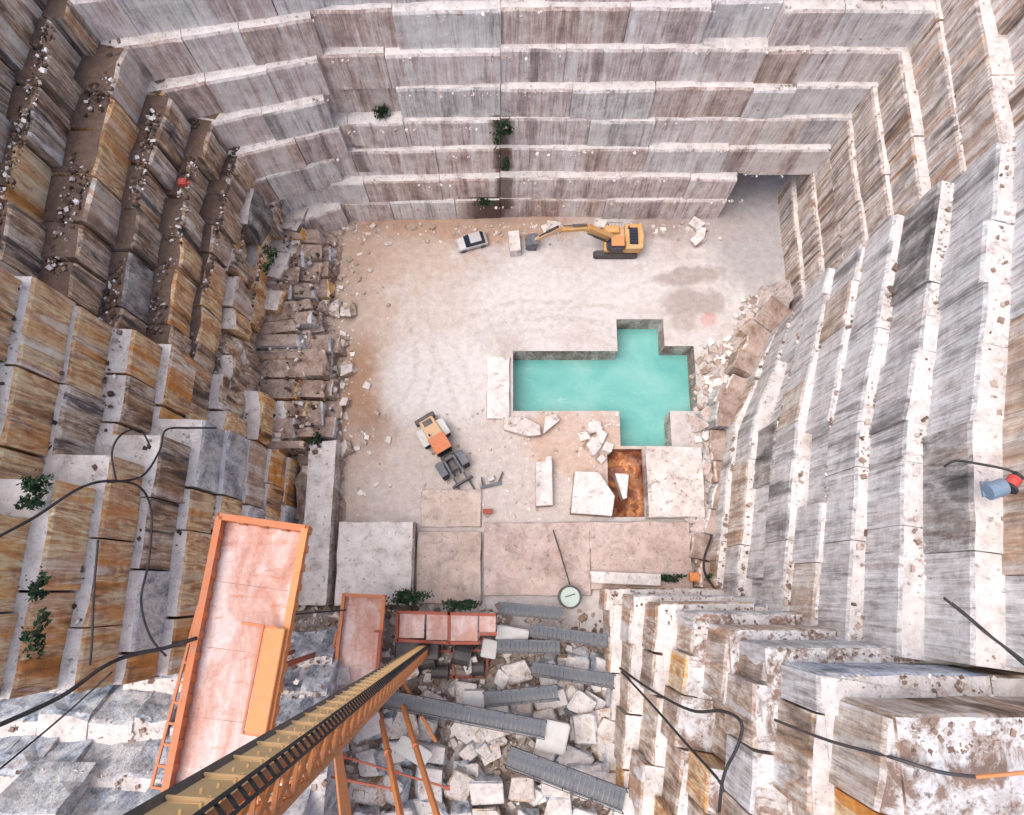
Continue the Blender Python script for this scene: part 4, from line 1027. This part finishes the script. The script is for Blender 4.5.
def wheel(t, loc, r, wd, axis=(1, 0, 0)):
    a = Vector(axis); e_ = empty('wheel', loc); e_.parent = t
    b = MB(); L = Vector(loc) * 0
    b.cyl(-a * wd / 2 * .8, a * wd / 2 * .8, r, 20); b.cyl(-a * wd / 2, -a * wd / 2 * .8, r * .88, 20, r); b.cyl(a * wd / 2 * .8, a * wd / 2, r, 20, r * .88)
    for i in range(18):
        th = 2 * math.pi * i / 18; d = Vector((0, math.cos(th), math.sin(th))); b.bar(d * r - a * wd * .38, d * r + a * wd * .38, .14 * r, .1 * r, up=d)
    b.build('tyre', M['black'], e_)
    b = MB(); b.cyl(-a * wd * .53, a * wd * .53, r * .52, 14); b.build('rim', M['tan'] if r > .6 else M['steel'], e_)
    return e_

# ---- wheel loader
def loader():
    p = at(444, 451, 0); f = at(470, 488, 0) - at(428, 418, 0); hd = math.atan2(f.y, f.x) - math.pi / 2
    t = empty('wheel_loader', (p.x, p.y, fz(p.x, p.y)), hd); tag(t, 'dusty wheel loader with orange cab roof and fork arms', 'wheel loader')
    for k in (-1, 1):
        wheel(t, (k * 1.2, -1.9, .95), .95, .75); wheel(t, (k * 1.25, 2.0, .95), .95, .75)
    b = MB(); b.box((0, -1.3, 1.15), (1.5, 3.8, .7)); b.build('rear_frame', M['dark'], t, .06)
    b = MB(); b.prism([(-.8, -3.5), (.8, -3.5), (.9, -1.2), (-.9, -1.2)], 'z', 1.4, 2.45); hd_ = b.build('hood', M['tan'], t, .12)
    b = MB(); b.box((0, -3.0, 2.5), (1.0, .6, .08)); b.cyl((.5, -1.7, 2.4), (.5, -1.7, 3.1), .09, 8); b.build('grille', M['dark'], hd_)
    b = MB(); b.box((0, -3.75, 1.3), (2.3, .6, .9)); b.build('counterweight', M['dark'], t, .1)
    for k in (-1, 1):
        b = MB(); b.box((k * 1.2, -1.9, 2.02), (.8, 1.9, .1)); b.box((k * 1.2, -2.8, 1.75), (.8, .1, .6)); b.build('fender', M['concrete'], t, .03)
    b = MB(); b.box((0, -.3, 2.3), (1.75, 1.7, 1.7), taper=.86); cb = b.build('cab', M['glass'], t, .06)
    b = MB(); b.box((0, -.3, 3.22), (1.85, 1.85, .16)); b.build('roof', M['orange'], cb, .06)
    b = MB()
    for k in (-1, 1):
        for yy in (-1.1, .5): b.bar((k * .85, yy, 1.5), (k * .74, yy * .86 - .05, 3.15), .1, .1, up=(0, 1, 0))
    b.build('pillar', M['dark'], cb)
    b = MB(); b.box((0, 1.7, 1.25), (1.5, 2.0, .8)); b.box((0, .4, 1.0), (.7, .9, .5)); b.box((0, 1.3, 1.9), (1.1, .5, .9)); b.build('front_frame', M['dark'], t, .08)
    for k in (-1, 1):
        b = MB(); b.bar((k * .55, 1.3, 2.3), (k * .6, 3.4, 1.7), .22, .5); b.bar((k * .6, 3.3, 1.75), (k * .62, 4.0, .9), .2, .4); b.build('lift_arm', M['steel'], t, .03)
        b = MB(); b.box((k * 1.25, 2.0, 2.0), (.8, 1.5, .08)); b.build('fender', M['steel'], t)
        b = MB(); b.cyl((k * .3, 1.5, 1.6), (k * .35, 3.3, 1.5), .11, 8); b.build('hydraulic_ram', M['dark'], t)
    b = MB(); b.box((0, 4.05, .8), (2.4, .18, .9)); b.box((0, 4.05, 1.3), (2.0, .2, .15)); b.build('carriage', M['dark'], t)
    for k in (-1, 1): b = MB(); b.bar((k * .7, 4.1, .25), (k * .7, 5.3, .15), .24, .14); b.build('fork', M['dark'], t)
loader()
p = at(492, 484, 0); t = empty('fork_attachment', (p.x, p.y, .15), .35); tag(t, 'grey steel fork attachment lying in front of the loader', 'attachment')
b = MB(); b.bar((-1.3, 0, .2), (.9, -.25, .2), .3, .35); b.build('cross_beam', M['steel'], t)
for (a, c, nm) in (((-1.0, 0, .2), (-.8, 1.0, .5), 'fork'), ((.7, -.2, .2), (1.5, .8, .2), 'fork')): b = MB(); b.bar(a, c, .25, .22, wd2=.14); b.build(nm, M['dark'], t)
b = MB(); b.box((.1, .5, .35), (.7, .5, .5)); b.build('hitch', M['concrete'], t, .05)
p = at(488, 512, 0); b = MB(); b.box((0, 0, .2), (1.0, .5, .4)); b.box((0, .1, .45), (.6, .2, .15)); o = b.build('crate', M['redsteel'], None, .04); o.location = (p.x, p.y, .45); tag(o, 'small dark red crate on the shelf below the fork attachment', 'crate')

# ---- car
def car():
    p = at(472, 244, 0); f = at(458, 248, 0) - at(487, 240, 0); hd = math.atan2(f.y, f.x)
    t = empty('parked_car', (p.x, p.y, fz(p.x, p.y)), hd); tag(t, 'small silver car parked left of the excavator bucket', 'car')
    prof = [(-1.75, .35), (-1.8, .8), (-1.55, .95), (.75, .95), (1.65, .82), (1.8, .6), (1.78, .35)]
    b = MB(); b.prism(prof, 'y', -.8, .8); body = b.build('body', M['silver'], t, .07)
    b = MB(); b.add([(-1.5, -.74, .95), (.85, -.74, .95), (.2, -.60, 1.45), (-1.1, -.60, 1.45), (-1.5, .74, .95), (.85, .74, .95), (.2, .60, 1.45), (-1.1, .60, 1.45)], [(0, 1, 2, 3), (7, 6, 5, 4), (0, 4, 5, 1), (1, 5, 6, 2), (3, 2, 6, 7), (0, 3, 7, 4)]); b.build('cabin_glass', M['glass'], t, .03)
    b = MB(); b.box((-.42, 0, 1.475), (1.3, 1.2, .06)); b.build('roof', M['silver'], t, .02)
    for x in (-1.15, 1.15):
        for k in (-1, 1): wheel(t, (x, k * .76, .3), .3, .2, (0, 1, 0)) if False else None
    for x in (-1.15, 1.15):
        for k in (-1, 1):
            e_ = empty('wheel', (x, k * .72, .3)); e_.parent = t
            b = MB(); b.cyl((0, -.1, 0), (0, .1, 0), .31, 16); b.build('tyre', M['black'], e_); b = MB(); b.cyl((0, -.11, 0), (0, .11, 0), .19, 12); b.build('rim', M['steel'], e_)
    for k in (-1, 1):
        b = MB(); b.box((1.72, k * .55, .68), (.14, .34, .16)); b.build('headlight', M['concrete'], t); b = MB(); b.box((-1.77, k * .62, .75), (.08, .25, .16)); b.build('tail_light', M['red'], t)
        b = MB(); b.box((.62, k * .86, 1.0), (.14, .16, .12)); b.build('mirror', M['silver'], t)
car()

# ---- drill machine on the right ledge
p = at(998, 488, 39); t = empty('rock_drill', (p.x, p.y, 38.4)); tag(t, 'blue and red rock drill with dark hoses at the right edge', 'drill')
b = MB(); b.cyl((-.5, -.2, .5), (.4, .1, .5), .45, 14); b.box((0, 0, .12), (1.1, .8, .2)); b.build('motor', M['blue'], t, .02)
b = MB(); b.cyl((.65, .1, .5), (1.05, .5, .5), .35, 14); b.build('drive', M['red'], t)
b = MB(); b.cyl((.6, -.05, .55), (.7, .05, .55), .4, 14); b.cyl((1.05, .5, .5), (1.25, .7, .6), .28, 12); b.build('flange', M['black'], t)
b = MB(); b.tube(smooth_path([(1.2, .7, .6), (.6, 1.0, .5), (-.4, 1.3, .2), (-1.6, 1.5, .1), (-2.3, 1.2, .1)]), .07); b.build('hose', M['black'], t)
p = at(184, 184, 19.9); b = MB(); b.box((0, 0, .3), (.7, .6, .6)); b.box((0, 0, .65), (.5, .4, .1)); b.cyl((.3, 0, .3), (.6, 0, .3), .12, 8); o = b.build('tool_chest', M['red'], None, .04); o.location = (p.x, p.y, 19.8); tag(o, 'small red box on a ledge of the upper left wall', 'box')
p = at(695, 577, 1.5); b = MB(); b.box((0, 0, .4), (1.2, .9, .8)); b.box((0, 0, .85), (1.0, .7, .12)); b.box((.3, .2, .98), (.2, .2, .2)); o = b.build('generator', M['orange2'], None, .06); o.location = (p.x, p.y, 1.2); tag(o, 'orange generator between shrubs at the foot of the right wall', 'generator')

# ---- cables and hoses
def cable(pts, r, label, mat='black', n=7):
    ps = smooth_path([at(u, v, z) for u, v, z in pts], n); c = ps[0].copy(); b = MB(); b.tube([p - c for p in ps], r, 6)
    o = b.build('cable', M[mat], None, 0, True); o.location = c; tag(o, label, 'cable', 'cables and hoses on the rock faces'); return o
cable([(-12, 730, 39.2), (60, 697, 36.2), (100, 669, 34.2), (128, 656, 32.2), (165, 648, 30.7), (197, 638, 29.5)], 0.120, 'thick black cable sagging from the left edge to the large platform')
cable([(-10, 777, 37.2), (30, 744, 34.2), (70, 710, 33.2), (112, 672, 32.8)], 0.056, 'thin black cable at lower left below the thick one')
cable([(-12, 542, 42.2), (35, 517, 39.2), (78, 489, 36.7), (108, 481, 34.6), (138, 486, 32.2), (151, 510, 30.4), (149, 560, 30.2), (141, 600, 30.8), (150, 636, 30.0), (166, 656, 29.2)], 0.080, 'black cable looping down the lower left wall')
cable([(108, 482, 34.6), (142, 476, 31.2), (160, 450, 28.7), (166, 430, 28.2), (190, 428, 25.8), (216, 428, 22.2)], 0.072, 'black cable running along a ledge above the left loop')
cable([(116, 480, 34.2), (112, 452, 33.2), (122, 434, 31.7), (140, 430, 30.2), (150, 446, 29.2)], 0.064, 'small black cable loop in front of an orange block')
cable([(98, 540, 36.2), (94, 590, 36.2), (92, 640, 36.2), (90, 665, 36.2)], 0.072, 'dark cable hanging straight down the lower left wall')
cable([(620, 668, 7.8), (648, 688, 18.0), (690, 710, 25.0), (722, 711, 28.5), (741, 722, 30.5), (738, 745, 30.0), (724, 775, 29.0), (719, 812, 28.5)], 0.104, 'black hose bending round at the spur, upper of the pair')
cable([(622, 672, 7.8), (655, 708, 19.0), (690, 748, 25.0), (717, 778, 28.5), (724, 792, 29.0)], 0.088, 'straight black hose at the spur, lower of the pair')
cable([(775, 720, 34.0), (830, 741, 38.0), (890, 757, 41.5), (940, 772, 42.5), (978, 777, 42.5)], 0.080, 'brown black hose crossing the front of the spur', 'dark')
cable([(976, 777, 42.6), (1000, 775, 42.6), (1040, 771, 42.6)], 0.088, 'orange end of the hose at the right edge', 'orange2')
cable([(944, 598, 41.0), (965, 615, 41.0), (990, 636, 41.5), (1045, 676, 42.0)], 0.072, 'left of two black hoses hanging above the spur ledge')
cable([(952, 603, 41.0), (975, 622, 41.0), (1045, 683, 41.5)], 0.056, 'right of two black hoses hanging above the spur ledge')
cable([(275, 616, 15.8), (310, 613, 13.8), (346, 610, 10.8)], 0.064, 'dark cable between the large and the small platform')
cable([(572, 592, 1.8), (566, 572, 1.1), (560, 552, 1.0), (553, 530, 1.0)], 0.056, 'thin dark cable running from the tank over the shelf')
cable([(716, 590, 5), (706, 576, 2.5), (704, 560, 2.2), (712, 535, 2.8)], 0.112, 'dark hose at the foot of the right wall by the generator')

# ---- shrubs and creepers
def shrub(u, v, z, rx, ry, rz, n, label, hang=0.0, ls=.19):
    n = int(n * 1.0); rx *= .8; ry *= .8; rz *= .8
    p = at(u, v, z); t = empty('shrub', p); tag(t, label, 'shrub')
    b = MB(); cl = [(Vector((rnd(-1, 1) * rx, rnd(-1, 1) * ry, rnd(.1, 1) * rz - hang * random.random())), rnd(.3, .55)) for _ in range(7)]
    for i in range(n):
        c, rr = random.choice(cl); q = c + Vector((random.gauss(0, rr * rx * .6), random.gauss(0, rr * ry * .6), random.gauss(0, rr * max(rz, hang * .4) * .6)))
        d = Vector((random.gauss(0, 1), random.gauss(0, 1), random.gauss(0, 1) + .5)).normalized(); e_ = d.orthogonal().normalized(); f = d.cross(e_); s_ = rnd(.5, 1.2) * ls
        b.add([q - e_ * s_, q - f * s_ * .5, q + e_ * s_, q + f * s_ * .5], [(0, 1, 2, 3)])
    me = b.mesh('foliage', fix=False); link('foliage', me, M['leaf'], t)
    b = MB()
    for c, rr in cl: b.tube([(0, 0, -.2), c * .5 + Vector((0, 0, .1)), c], .05, 5)
    b.build('stem', M['bark'], t)
shrub(502, 130, 15.6, .8, .5, 2.2, 420, 'dark green creeper in the middle of the back wall', 1.8)
shrub(504, 160, 11.8, .5, .4, 1.2, 200, 'dark creeper trailing below the middle one on the back wall', 2.0, .2)
shrub(381, 116, 15.9, .9, .5, 1.2, 260, 'small dark shrub on a ledge in the left half of the back wall')
shrub(486, 203, 4.1, 1.3, .4, .7, 260, 'low dark shrub on the lowest back wall ledge')
shrub(272, 262, 12, .7, 1.2, 1.2, 320, 'dark shrub near the back corner of the left wall')
shrub(46, 492, Z(8) - 1.5, 1.0, .9, 1.2, 420, 'green shrub on the lower left wall beside the cable')
shrub(34, 588, Z(8), .5, .9, .6, 200, 'green shrub at the left edge, upper one above the trailing creeper', .8)
shrub(36, 630, Z(8), .4, 1.2, .6, 220, 'dark trailing creeper at the left edge', 1.0)
shrub(412, 598, 4.2, 2.4, .8, .7, 800, 'dark green bush spreading behind the winch shed, left one')
shrub(452, 606, 4.4, 2.2, .6, .6, 600, 'dark green bush behind the winch shed, right one')
shrub(716, 578, 2.2, 1.2, .5, 1.4, 420, 'green shrub right of the orange generator')
shrub(672, 579, 1.6, 1.6, .4, .5, 320, 'low green plants left of the orange generator')
shrub(316, 439, 3.1, .7, .7, .7, 260, 'small green shrub on the pale shelf by the left wall')
shrub(98, 612, Z(7) - 4, .25, 1.8, .8, 260, 'thin dark plants in a crack of the lower left wall', .5)
shrub(765, 800, Z(5), .6, .8, .7, 220, 'small green shrub at the foot of the spur near the bottom edge')
